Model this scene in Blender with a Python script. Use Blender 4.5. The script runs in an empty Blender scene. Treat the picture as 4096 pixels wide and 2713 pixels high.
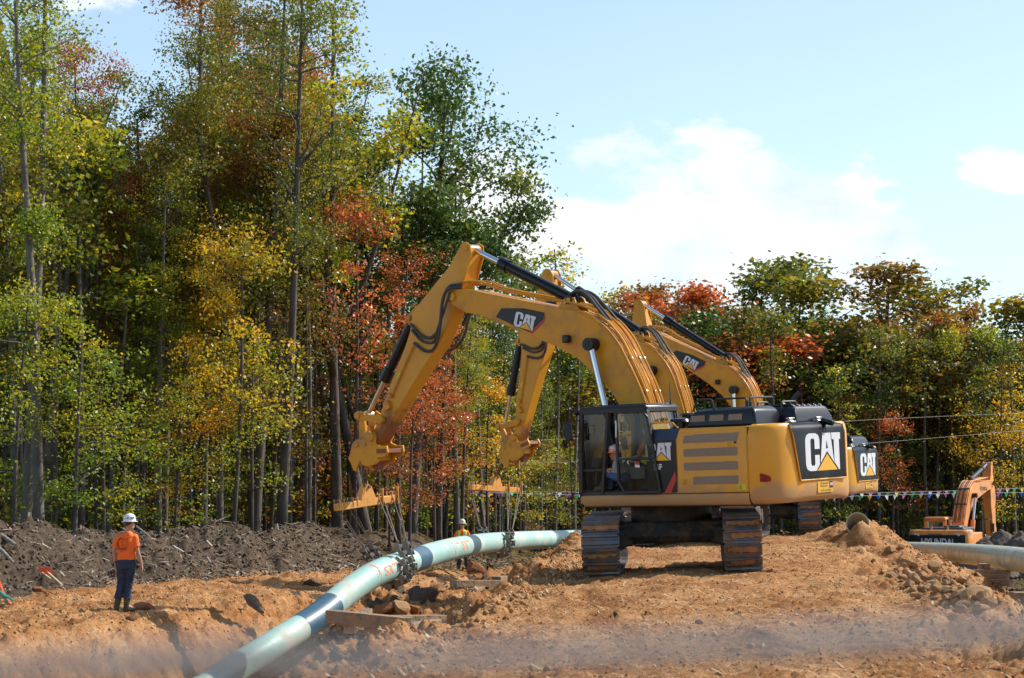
import bpy, bmesh, math, random
import numpy as np
from mathutils import Vector, Matrix
from mathutils.geometry import tessellate_polygon
R = math.radians
scene = bpy.context.scene
COL = scene.collection

# ------------------------------------------------------------------ camera
EYE = 1.63
FPX = 8700.0                      # focal length in pixels of the 4096 px wide photograph
PITCH = math.atan((1938 - 1356.5) / FPX)
cam = bpy.data.cameras.new('camera')
cam.sensor_width = 36.0
cam.lens = 36.0 * FPX / 4096
cam.clip_start = 0.1
cam.clip_end = 5000
cam_o = bpy.data.objects.new('camera', cam)
COL.objects.link(cam_o)
cam_o.location = (0, 0, EYE)
cam_o.rotation_euler = (math.pi / 2 + PITCH, 0, 0)
cam.dof.use_dof = True
cam.dof.focus_distance = 46.0
cam.dof.aperture_fstop = 5.6
scene.camera = cam_o

# ------------------------------------------------------------------ sun, sky, exposure
SUN_EL, SUN_AZ = R(42), R(65)     # azimuth clockwise from +Y: the sun stands to the right, a little beyond the machines
sd = Vector((math.sin(SUN_AZ) * math.cos(SUN_EL), math.cos(SUN_AZ) * math.cos(SUN_EL), math.sin(SUN_EL)))
sun = bpy.data.lights.new('sun', 'SUN')
sun.energy = 5.0
sun.angle = R(0.53)
sun.color = (1.0, 0.94, 0.84)
sun_o = bpy.data.objects.new('sun', sun)
COL.objects.link(sun_o)
sun_o.rotation_euler = sd.to_track_quat('Z', 'Y').to_euler()
sun_o.location = (60, 60, 80)

world = bpy.data.worlds.new('World')
scene.world = world
world.use_nodes = True
wn, wl = world.node_tree.nodes, world.node_tree.links
bg = wn['Background']
bg.inputs['Strength'].default_value = 0.15
sky = wn.new('ShaderNodeTexSky')
sky.sky_type = 'NISHITA'
sky.sun_disc = False
sky.sun_elevation = SUN_EL
sky.sun_rotation = SUN_AZ
sky.altitude = 300
sky.air_density = 1.0
sky.dust_density = 1.2
sky.ozone_density = 1.6
# clouds: noise on the direction vector, gathered where the cumulus bank stands
tc = wn.new('ShaderNodeTexCoord')
def wmath(op, a, b=None, c=None, clamp=False):
    n = wn.new('ShaderNodeMath'); n.operation = op; n.use_clamp = clamp
    for i, v in enumerate((a, b, c)):
        if v is None: continue
        if isinstance(v, (int, float)): n.inputs[i].default_value = v
        else: wl.new(v, n.inputs[i])
    return n.outputs[0]
def vmath(op, a, b):
    n = wn.new('ShaderNodeVectorMath'); n.operation = op
    for i, v in enumerate((a, b)):
        if isinstance(v, (tuple, list)): n.inputs[i].default_value = v
        else: wl.new(v, n.inputs[i])
    return n.outputs[0]
sep = wn.new('ShaderNodeSeparateXYZ'); wl.new(tc.outputs['Generated'], sep.inputs[0])
def blob(ux, uz, rx, rz):
    """soft elliptical weight around the direction (ux, 1, uz)"""
    ax = wmath('DIVIDE', sep.outputs['X'], sep.outputs['Y'])
    az = wmath('DIVIDE', sep.outputs['Z'], sep.outputs['Y'])
    dx = wmath('DIVIDE', wmath('SUBTRACT', ax, ux), rx)
    dz = wmath('DIVIDE', wmath('SUBTRACT', az, uz), rz)
    r2 = wmath('ADD', wmath('MULTIPLY', dx, dx), wmath('MULTIPLY', dz, dz))
    return wmath('SUBTRACT', 1.0, r2)
def sdir(px, py):
    return ((px - 2048) / FPX, math.tan(PITCH + math.atan((1356.5 - py) / FPX)))
BL = [(2700, 720, 480, 220), (3000, 860, 620, 240), (3340, 950, 420, 230), (2350, 960, 520, 260),
      (2900, 1050, 900, 260), (1950, 800, 300, 230), (4040, 700, 190, 100), (360, 15, 330, 55)]
tot = None
for (px, py, rx, rz) in BL:
    ux, uz = sdir(px, py)
    b = blob(ux, uz, rx / FPX, rz / FPX)
    tot = b if tot is None else wmath('MAXIMUM', tot, b)
no = wn.new('ShaderNodeTexNoise'); no.inputs['Scale'].default_value = 22
no.inputs['Detail'].default_value = 9; no.inputs['Roughness'].default_value = 0.6
mp = wn.new('ShaderNodeMapping'); mp.inputs['Scale'].default_value = (1.0, 1.0, 1.7); mp.inputs['Location'].default_value = (3.1, 0, 0.7)
wl.new(tc.outputs['Generated'], mp.inputs[0]); wl.new(mp.outputs[0], no.inputs['Vector'])
fac = wmath('ADD', wmath('MULTIPLY', tot, 0.42), wmath('MULTIPLY', wmath('SUBTRACT', no.outputs[0], 0.5), 2.6))
infront = wmath('GREATER_THAN', sep.outputs['Y'], 0.2)
cr = wn.new('ShaderNodeMapRange'); cr.interpolation_type = 'SMOOTHSTEP'
cr.inputs['From Min'].default_value = -0.08; cr.inputs['From Max'].default_value = 0.34
wl.new(fac, cr.inputs['Value'])
cf = wmath('MULTIPLY', cr.outputs[0], infront)
# thin veil that whitens the sky towards the horizon and the sun side
no2 = wn.new('ShaderNodeTexNoise'); no2.inputs['Scale'].default_value = 5; no2.inputs['Detail'].default_value = 5
mp2 = wn.new('ShaderNodeMapping'); mp2.inputs['Scale'].default_value = (1, 1, 3); wl.new(tc.outputs['Generated'], mp2.inputs[0]); wl.new(mp2.outputs[0], no2.inputs['Vector'])
hz = wn.new('ShaderNodeMapRange'); hz.inputs['From Min'].default_value = 0.0; hz.inputs['From Max'].default_value = 0.28; hz.inputs['To Min'].default_value = 0.60; hz.inputs['To Max'].default_value = 0.10
wl.new(sep.outputs['Z'], hz.inputs['Value'])
veil = wmath('MULTIPLY', wmath('ADD', no2.outputs[0], 0.45), hz.outputs[0], clamp=True)
mixv = wn.new('ShaderNodeMix'); mixv.data_type = 'RGBA'
wl.new(veil, mixv.inputs['Factor']); wl.new(sky.outputs[0], mixv.inputs[6]); mixv.inputs[7].default_value = (4.3, 5.9, 6.7, 1)
no3 = wn.new('ShaderNodeTexNoise'); no3.inputs['Scale'].default_value = 13; no3.inputs['Detail'].default_value = 7; no3.inputs['Roughness'].default_value = .55
mp3 = wn.new('ShaderNodeMapping'); mp3.inputs['Location'].default_value = (3.13, 0, .66); mp3.inputs['Scale'].default_value = (1, 1, 1.9); wl.new(tc.outputs['Generated'], mp3.inputs[0]); wl.new(mp3.outputs[0], no3.inputs['Vector'])
cshade = wn.new('ShaderNodeValToRGB'); cshade.color_ramp.elements[0].position = .32; cshade.color_ramp.elements[0].color = (4.3, 5.1, 5.8, 1); cshade.color_ramp.elements[1].position = .56; cshade.color_ramp.elements[1].color = (6.2, 6.3, 6.4, 1)
wl.new(no3.outputs[0], cshade.inputs[0])
mixc = wn.new('ShaderNodeMix'); mixc.data_type = 'RGBA'
wl.new(cf, mixc.inputs['Factor']); wl.new(mixv.outputs[2], mixc.inputs[6]); wl.new(cshade.outputs[0], mixc.inputs[7])
wl.new(mixc.outputs[2], bg.inputs['Color'])

vs = scene.view_settings
vs.view_transform = 'Standard'
vs.look = 'None'
vs.exposure = 0.3
vs.gamma = 1.0
scene.render.film_transparent = False
scene.cycles.max_bounces = 6
scene.cycles.transparent_max_bounces = 12
scene.cycles.caustics_reflective = False
scene.cycles.caustics_refractive = False

# ------------------------------------------------------------------ helpers
def at(px, py, Y):
    """world point seen at photograph pixel (px, py) at distance Y from the camera"""
    u = (px - 2048) / FPX; v = (1356.5 - py) / FPX
    c, s = math.cos(PITCH), math.sin(PITCH)
    d = (u, c - v * s, s + v * c); t = Y / d[1]
    return Vector((d[0] * t, Y, EYE + d[2] * t))

def link(o, parent=None):
    COL.objects.link(o)
    if parent is not None: o.parent = parent
    return o

def tag(o, label=None, cat=None, group=None, kind=None):
    if label: o['label'] = label
    if cat: o['category'] = cat
    if group: o['group'] = group
    if kind: o['kind'] = kind
    return o

def empty(name, loc=(0, 0, 0), label=None, cat=None, group=None, mat=None):
    o = bpy.data.objects.new(name, None); o.empty_display_size = 0.3
    COL.objects.link(o)
    if mat is not None: o.matrix_world = mat
    else: o.location = loc
    return tag(o, label, cat, group)

class MB:
    """mesh builder"""
    def __init__(s): s.v = []; s.f = []; s.mi = []; s.m = 0
    def add(s, vs, fs):
        b = len(s.v); s.v += [tuple(v) for v in vs]; s.f += [tuple(i + b for i in f) for f in fs]; s.mi += [s.m] * len(fs)
        return s
    def box(s, c, d, rot=None):
        c = Vector(c); hx, hy, hz = d[0] / 2, d[1] / 2, d[2] / 2
        P = [Vector((x, y, z)) for x in (-hx, hx) for y in (-hy, hy) for z in (-hz, hz)]
        if rot is not None: P = [rot @ p for p in P]
        return s.add([c + p for p in P], [(0, 1, 3, 2), (4, 6, 7, 5), (0, 4, 5, 1), (2, 3, 7, 6), (0, 2, 6, 4), (1, 5, 7, 3)])
    def bb(s, x0, x1, y0, y1, z0, z1):
        return s.box(((x0 + x1) / 2, (y0 + y1) / 2, (z0 + z1) / 2), (abs(x1 - x0), abs(y1 - y0), abs(z1 - z0)))
    def beam(s, a, b, w, h, up=(0, 0, 1)):
        a, b = Vector(a), Vector(b); d = (b - a); L = d.length; x = d.normalized()
        y = Vector(up).cross(x)
        if y.length < 1e-4: y = Vector((0, 1, 0)).cross(x)
        y.normalize(); z = x.cross(y)
        return s.box((a + b) / 2, (L, w, h), Matrix((x, y, z)).transposed())
    def prism(s, pts, y0, y1, axis='y'):
        """closed (a,b) outline extruded; axis y: (x,z); axis x: (y,z); axis z: (x,y)"""
        n = len(pts)
        def P(p, t):
            return {'y': (p[0], t, p[1]), 'x': (t, p[0], p[1]), 'z': (p[0], p[1], t)}[axis]
        V = [P(p, y0) for p in pts] + [P(p, y1) for p in pts]
        tr = tessellate_polygon([[Vector((p[0], p[1], 0)) for p in pts]])
        F = [tuple(t) for t in tr] + [tuple(i + n for i in reversed(t)) for t in tr]
        F += [(i, (i + 1) % n, n + (i + 1) % n, n + i) for i in range(n)]
        return s.add(V, F)
    def cyl(s, a, b, r0, r1=None, n=16, caps=True):
        a, b = Vector(a), Vector(b); r1 = r0 if r1 is None else r1
        d = (b - a).normalized(); u = d.orthogonal().normalized(); w = d.cross(u)
        V = []; 
        for c, r in ((a, r0), (b, r1)):
            V += [c + (u * math.cos(2 * math.pi * i / n) + w * math.sin(2 * math.pi * i / n)) * r for i in range(n)]
        F = [(i, (i + 1) % n, n + (i + 1) % n, n + i) for i in range(n)]
        if caps: F += [tuple(reversed(range(n))), tuple(range(n, 2 * n))]
        return s.add(V, F)
    def tube(s, pts, r, n=8, smooth=3, caps=True):
        P = [Vector(p) for p in pts]
        rr = list(r) if isinstance(r, (list, tuple)) else [r] * len(P)
        if smooth > 1 and len(P) > 2:
            Q = []; q = []
            for i in range(len(P) - 1):
                p0 = P[max(i - 1, 0)]; p1 = P[i]; p2 = P[i + 1]; p3 = P[min(i + 2, len(P) - 1)]
                for k in range(smooth):
                    t = k / smooth
                    Q.append(0.5 * ((2 * p1) + (p2 - p0) * t + (2 * p0 - 5 * p1 + 4 * p2 - p3) * t * t + (3 * p1 - p0 - 3 * p2 + p3) * t ** 3))
                    q.append(rr[i] * (1 - t) + rr[i + 1] * t)
            Q.append(P[-1]); q.append(rr[-1]); P, rr = Q, q
        V = []; F = []; u = None
        for i, p in enumerate(P):
            d = (P[min(i + 1, len(P) - 1)] - P[max(i - 1, 0)]).normalized()
            u = d.orthogonal().normalized() if u is None else (u - d * u.dot(d)).normalized()
            w = d.cross(u)
            V += [p + (u * math.cos(2 * math.pi * k / n) + w * math.sin(2 * math.pi * k / n)) * rr[i] for k in range(n)]
        for i in range(len(P) - 1):
            F += [(i * n + k, i * n + (k + 1) % n, (i + 1) * n + (k + 1) % n, (i + 1) * n + k) for k in range(n)]
        if caps: F += [tuple(reversed(range(n))), tuple(range((len(P) - 1) * n, len(P) * n))]
        return s.add(V, F)
    def loft(s, rings, caps=True):
        n = len(rings[0]); V = [v for r in rings for v in r]; F = []
        for i in range(len(rings) - 1):
            F += [(i * n + k, i * n + (k + 1) % n, (i + 1) * n + (k + 1) % n, (i + 1) * n + k) for k in range(n)]
        if caps: F += [tuple(reversed(range(n))), tuple(range((len(rings) - 1) * n, len(rings) * n))]
        return s.add(V, F)
    def flat(s, pts3):
        """flat polygon (may be concave) given as 3D points"""
        tr = tessellate_polygon([[Vector(p) for p in pts3]])
        return s.add(pts3, [tuple(t) for t in tr])
    def ell(s, c, r, nu=12, nv=8, rot=None):
        c = Vector(c); V = []; 
        for j in range(nv + 1):
            th = math.pi * j / nv
            for i in range(nu):
                ph = 2 * math.pi * i / nu
                p = Vector((r[0] * math.sin(th) * math.cos(ph), r[1] * math.sin(th) * math.sin(ph), r[2] * math.cos(th)))
                if rot is not None: p = rot @ p
                V.append(c + p)
        F = [(j * nu + i, (j + 1) * nu + i, (j + 1) * nu + (i + 1) % nu, j * nu + (i + 1) % nu) for j in range(nv) for i in range(nu)]
        return s.add(V, F)
    def xf(s, M):
        s.v = [tuple(M @ Vector(v)) for v in s.v]; return s
    def build(s, name, mats, parent=None, bevel=0, smooth=35, seg=2, fix=True):
        me = bpy.data.meshes.new(name); me.from_pydata(s.v, [], s.f)
        if fix:
            b = bmesh.new(); b.from_mesh(me)
            bmesh.ops.recalc_face_normals(b, faces=b.faces); b.to_mesh(me); b.free()
        mats = mats if isinstance(mats, (list, tuple)) else [mats]
        for m in mats: me.materials.append(m)
        if len(mats) > 1: me.polygons.foreach_set('material_index', s.mi)
        if smooth:
            me.polygons.foreach_set('use_smooth', [True] * len(me.polygons)); me.set_sharp_from_angle(angle=R(smooth))
        o = link(bpy.data.objects.new(name, me), parent)
        if bevel:
            md = o.modifiers.new('Bevel', 'BEVEL'); md.width = bevel; md.segments = seg; md.limit_method = 'ANGLE'; md.angle_limit = R(32)
            md.harden_normals = False
        return o

# ------------------------------------------------------------------ materials
def nmat(name):
    m = bpy.data.materials.new(name); m.use_nodes = True
    return m, m.node_tree.nodes, m.node_tree.links, m.node_tree.nodes['Principled BSDF']
def ramp(nodes, stops, interp='LINEAR'):
    r = nodes.new('ShaderNodeValToRGB'); r.color_ramp.interpolation = interp
    e = r.color_ramp.elements
    while len(e) < len(stops): e.new(0.5)
    for k, (p, c) in enumerate(stops):
        e[k].position = p; e[k].color = (*c, 1) if len(c) == 3 else c
    return r
def pm(name, c, c2=None, scale=6.0, rough=0.5, metal=0.0, bump=0.0, bscale=None, coat=0.0, lo=0.35, hi=0.7, dirt=None, dirt_amt=0.0, spec=0.5, zdirt=None, stretch=None):
    """noise-varied surface; dirt = colour of mud patches, zdirt = (z0, z1) object heights between which mud fades out"""
    m, n, l, b = nmat(name)
    tcn = n.new('ShaderNodeTexCoord'); src = tcn.outputs['Object']
    if stretch:
        mpn = n.new('ShaderNodeMapping'); mpn.inputs['Scale'].default_value = stretch; l.new(src, mpn.inputs[0]); src = mpn.outputs[0]
    nz = n.new('ShaderNodeTexNoise'); nz.inputs['Scale'].default_value = scale; nz.inputs['Detail'].default_value = 6; nz.inputs['Roughness'].default_value = 0.62
    l.new(src, nz.inputs['Vector'])
    c2 = c2 or tuple(x * 0.8 for x in c)
    rp = ramp(n, [(lo, c2), (hi, c)]); l.new(nz.outputs[0], rp.inputs[0]); out = rp.outputs[0]
    b.inputs['Roughness'].default_value = rough; b.inputs['Metallic'].default_value = metal
    b.inputs['Specular IOR Level'].default_value = spec
    if coat: b.inputs['Coat Weight'].default_value = coat; b.inputs['Coat Roughness'].default_value = 0.12
    if dirt:
        n2 = n.new('ShaderNodeTexNoise'); n2.inputs['Scale'].default_value = scale * 0.9; n2.inputs['Detail'].default_value = 8; n2.inputs['Roughness'].default_value = 0.7
        l.new(tcn.outputs['Object'], n2.inputs['Vector'])
        f = n2.outputs[0]
        if zdirt:
            sp = n.new('ShaderNodeSeparateXYZ'); l.new(tcn.outputs['Object'], sp.inputs[0])
            mr = n.new('ShaderNodeMapRange'); mr.inputs['From Min'].default_value = zdirt[0]; mr.inputs['From Max'].default_value = zdirt[1]
            mr.inputs['To Min'].default_value = 0.35; mr.inputs['To Max'].default_value = -0.25; l.new(sp.outputs['Z'], mr.inputs['Value'])
            ad = n.new('ShaderNodeMath'); ad.operation = 'ADD'; l.new(f, ad.inputs[0]); l.new(mr.outputs[0], ad.inputs[1]); f = ad.outputs[0]
        r2 = ramp(n, [(max(0.0, 0.98 - dirt_amt - 0.12), (0, 0, 0)), (min(1, 0.98 - dirt_amt + 0.05), (1, 1, 1))]); l.new(f, r2.inputs[0])
        mx = n.new('ShaderNodeMix'); mx.data_type = 'RGBA'; l.new(r2.outputs[0], mx.inputs['Factor']); l.new(out, mx.inputs[6]); mx.inputs[7].default_value = (*dirt, 1)
        out = mx.outputs[2]
        mxr = n.new('ShaderNodeMix'); mxr.data_type = 'FLOAT'; l.new(r2.outputs[0], mxr.inputs['Factor']); mxr.inputs[2].default_value = rough; mxr.inputs[3].default_value = 0.95
        l.new(mxr.outputs[0], b.inputs['Roughness'])
        if metal:
            mm = n.new('ShaderNodeMix'); mm.data_type = 'FLOAT'; l.new(r2.outputs[0], mm.inputs['Factor']); mm.inputs[2].default_value = metal; mm.inputs[3].default_value = 0
            l.new(mm.outputs[0], b.inputs['Metallic'])
    l.new(out, b.inputs['Base Color'])
    if bump:
        nb = n.new('ShaderNodeTexNoise'); nb.inputs['Scale'].default_value = bscale or scale * 4; nb.inputs['Detail'].default_value = 6
        l.new(src, nb.inputs['Vector'])
        bp = n.new('ShaderNodeBump'); bp.inputs['Strength'].default_value = bump; bp.inputs['Distance'].default_value = 0.05
        l.new(nb.outputs[0], bp.inputs['Height']); l.new(bp.outputs[0], b.inputs['Normal'])
    return m

CLAY = (0.44, 0.215, 0.085)
MUD = (0.30, 0.135, 0.05)
MT = {}
MT['yellow'] = pm('machine_yellow_paint', (0.70, 0.315, 0.009), (0.63, 0.275, 0.009), 1.6, 0.42, coat=0.08, dirt=(0.44, 0.23, 0.08), dirt_amt=0.40, spec=0.35)
MT['yellow_dirty'] = pm('machine_yellow_paint_dirty', (0.72, 0.33, 0.013), (0.65, 0.29, 0.013), 1.8, 0.38, coat=0.12, spec=0.4, dirt=(0.46, 0.26, 0.11), dirt_amt=0.42, zdirt=(1.15, 1.9))
MT['stick_paint'] = pm('stick_yellow_worn', (0.69, 0.31, 0.009), (0.61, 0.265, 0.01), 1.8, 0.42, coat=0.08, dirt=(0.26, 0.11, 0.035), dirt_amt=0.36, zdirt=(2.5, 3.9))
MT['black'] = pm('black_machine_paint', (0.006, 0.007, 0.010), (0.012, 0.013, 0.016), 5, 0.3, coat=0.08, spec=0.35)
MT['black_matte'] = pm('black_frame_paint', (0.014, 0.012, 0.011), (0.03, 0.024, 0.02), 7, 0.5)
MT['under'] = pm('undercarriage_dark_steel', (0.03, 0.025, 0.022), (0.05, 0.04, 0.03), 5, 0.7, dirt=(.16, .085, .045), dirt_amt=0.38, bump=0.4)
MT['track'] = pm('track_shoe_steel', (0.17, 0.172, 0.185), (0.085, 0.087, 0.095), 2.6, 0.40, metal=0.45, dirt=(0.20, 0.11, 0.055), dirt_amt=0.40, bump=0.15)
MT['caked_mud'] = pm('caked_track_mud', (.42, .19, .06), (.26, .105, .035), 4, .95, bump=.8, bscale=20)
MT['chrome'] = pm('chromed_rod', (0.75, 0.76, 0.8), (0.6, 0.62, 0.66), 8, 0.12, metal=1.0)
MT['zinc'] = pm('zinc_fitting', (0.55, 0.55, 0.53), (0.4, 0.4, 0.38), 12, 0.35, metal=0.8)
MT['rod_tan'] = pm('dusty_rod', (0.62, 0.5, 0.36), (0.5, 0.36, 0.22), 9, 0.3, metal=0.7)
MT['rubber'] = pm('rubber_hose', (0.03, 0.03, 0.032), (0.06, 0.058, 0.055), 9, 0.6)
MT['grille'] = pm('brown_grille_mesh', (0.36, 0.28, 0.20), (0.26, 0.2, 0.14), 90, 0.8, bump=0.5, bscale=220)
MT['white'] = pm('white_decal', (0.72, 0.73, 0.77), (0.66, 0.67, 0.7), 5, 0.4)
MT['triyellow'] = pm('yellow_decal', (0.82, 0.43, 0.02), (0.78, 0.4, 0.02), 5, 0.4)
MT['red'] = pm('red_decal', (0.50, 0.03, 0.02), (0.42, 0.025, 0.02), 6, 0.4)
MT['sticker'] = pm('yellow_sticker', (0.78, 0.42, 0.03), None, 6, 0.5)
MT['warn'] = pm('warning_sticker', (0.7, 0.68, 0.04), None, 9, 0.5)
MT['wood'] = pm('weathered_timber', (0.34, 0.25, 0.16), (0.16, 0.11, 0.065), 5, 0.85, bump=0.5, dirt=(0.36, 0.19, 0.085), dirt_amt=0.4, stretch=(1, 1, 1))
MT['jaw'] = pm('rusty_red_jaw', (0.30, 0.09, 0.06), (0.2, 0.08, 0.05), 12, 0.8)
MT['rust'] = pm('rusty_chain', (0.22, 0.12, 0.06), (0.12, 0.07, 0.04), 14, 0.7, metal=0.3)
def glassmat(name, tint, refl=0.1):
    m = bpy.data.materials.new(name); m.use_nodes = True; n, l = m.node_tree.nodes, m.node_tree.links; n.clear()
    o = n.new('ShaderNodeOutputMaterial'); t = n.new('ShaderNodeBsdfTransparent'); t.inputs[0].default_value = (*tint, 1)
    g = n.new('ShaderNodeBsdfGlossy'); g.inputs['Roughness'].default_value = 0.05
    fr = n.new('ShaderNodeFresnel'); fr.inputs[0].default_value = 1.45
    ad = n.new('ShaderNodeMath'); ad.operation = 'ADD'; ad.inputs[1].default_value = refl * 0.4; l.new(fr.outputs[0], ad.inputs[0])
    mx = n.new('ShaderNodeMixShader'); l.new(ad.outputs[0], mx.inputs[0]); l.new(t.outputs[0], mx.inputs[1]); l.new(g.outputs[0], mx.inputs[2]); l.new(mx.outputs[0], o.inputs[0])
    return m
MT['glass'] = glassmat('cab_glass', (0.74, 0.82, 0.79))

# ------------------------------------------------------------------ lettering
LET_C = [(.16, 1), (.44, 1), (.55, .95), (.60, .84), (.60, .58), (.39, .58), (.39, .82), (.36, .86), (.25, .86), (.215, .81), (.215, .19), (.25, .14), (.36, .14), (.39, .19), (.39, .42), (.585, .42), (.585, .17), (.45, .01), (.42, 0), (.16, 0), (.05, .05), (0, .17), (0, .83), (.05, .95)]
LET_A = [[(.74, 1), (.91, 1), (.91, .82), (.865, .58), (.91, .58), (.91, .51), (.62, .20)], [(.91, 1), (1.08, 1), (1.20, .20), (.91, .51), (.91, .58), (.955, .58), (.91, .82)]]
LET_T = [(1.11, 1), (1.5, 1), (1.5, .82), (1.44, .82), (1.44, .0), (1.40, .0), (1.215, .2), (1.215, .82), (1.13, .82)]
LET_TRI = [(.48, 0), (1.34, 0), (.91, .44)]
def cat_letters(O, U, V, w, h, parent, off):
    """O lower-left, U and V unit vectors, width w, height h; off = outward offset"""
    O, U, V, off = Vector(O), Vector(U), Vector(V), Vector(off)
    g = lambda p: tuple(O + U * (p[0] / 1.5 * w) + V * (p[1] * h) + off)
    b = MB(); b.flat([g(p) for p in LET_C])
    for a in LET_A: b.flat([g(p) for p in a])
    b.flat([g(p) for p in LET_T]); b.build('lettering', MT['white'], parent, smooth=0)
    b = MB(); b.flat([g(p) for p in LET_TRI]); b.build('triangle_emblem', MT['triyellow'], parent, smooth=0)
def text_mesh(txt, size, font_scale=1.0, bold=0.0):
    cu = bpy.data.curves.new('t', 'FONT'); cu.body = txt; cu.size = size; cu.offset = bold; cu.fill_mode = 'FRONT'; cu.extrude = 0; cu.resolution_u = 3
    o = bpy.data.objects.new('t', cu); COL.objects.link(o)
    bpy.context.view_layer.update()
    me = bpy.data.meshes.new_from_object(o.evaluated_get(bpy.context.evaluated_depsgraph_get()))
    V = [tuple(v.co) for v in me.vertices]; F = [tuple(p.vertices) for p in me.polygons]
    bpy.data.objects.remove(o); bpy.data.meshes.remove(me); bpy.data.curves.remove(cu)
    return V, F
def text_on(txt, O, U, V, w, h, mat, parent, name='lettering', bold=0.0):
    vv, ff = text_mesh(txt, 1.0, bold=bold)
    xs = [v[0] for v in vv]; ys = [v[1] for v in vv]; x0, x1, y0, y1 = min(xs), max(xs), min(ys), max(ys)
    O, U, V = Vector(O), Vector(U), Vector(V)
    b = MB(); b.add([O + U * ((v[0] - x0) / (x1 - x0) * w) + V * ((v[1] - y0) / (y1 - y0) * h) for v in vv], ff)
    return b.build(name, mat, parent, smooth=0)
# ------------------------------------------------------------------ ground
rngG = np.random.RandomState(7)
_T = rngG.rand(256, 256)
def vnoise(x, y, s=0):
    x = x + s * 17.3; y = y + s * 9.7
    xi = np.floor(x).astype(int); yi = np.floor(y).astype(int); fx = x - xi; fy = y - yi
    fx = fx * fx * (3 - 2 * fx); fy = fy * fy * (3 - 2 * fy)
    a = _T[xi & 255, yi & 255]; b = _T[(xi + 1) & 255, yi & 255]; c = _T[xi & 255, (yi + 1) & 255]; d = _T[(xi + 1) & 255, (yi + 1) & 255]
    return (a * (1 - fx) + b * fx) * (1 - fy) + (c * (1 - fx) + d * fx) * fy
def fbm(x, y, o=4, s=0, g=0.5):
    t = 0; a = 1.0; n = 0
    for k in range(o):
        t = t + a * vnoise(x, y, s + k * 3); n += a; a *= g; x = x * 2.03; y = y * 2.03
    return t / n
def domes(x, y, s=0, keep=0.6):
    """rounded lumps: 0..1"""
    xi = np.floor(x).astype(int); yi = np.floor(y).astype(int); out = np.zeros_like(x)
    for dx in (-1, 0, 1):
        for dy in (-1, 0, 1):
            cx, cy = xi + dx, yi + dy
            rx = _T[(cx + 31 * s) & 255, (cy + 7) & 255]; ry = _T[(cx + 5) & 255, (cy + 57 * s + 3) & 255]; rr = _T[(cx + 101 + s) & 255, (cy + 77) & 255]
            rad = (0.15 + 0.5 * rr) * (rr < keep)
            d2 = (x - cx - 0.15 - 0.7 * rx) ** 2 + (y - cy - 0.15 - 0.7 * ry) ** 2
            h = np.sqrt(np.maximum(rad ** 2 - d2, 0)) * 1.1
            out = np.maximum(out, h)
    return out
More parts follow.
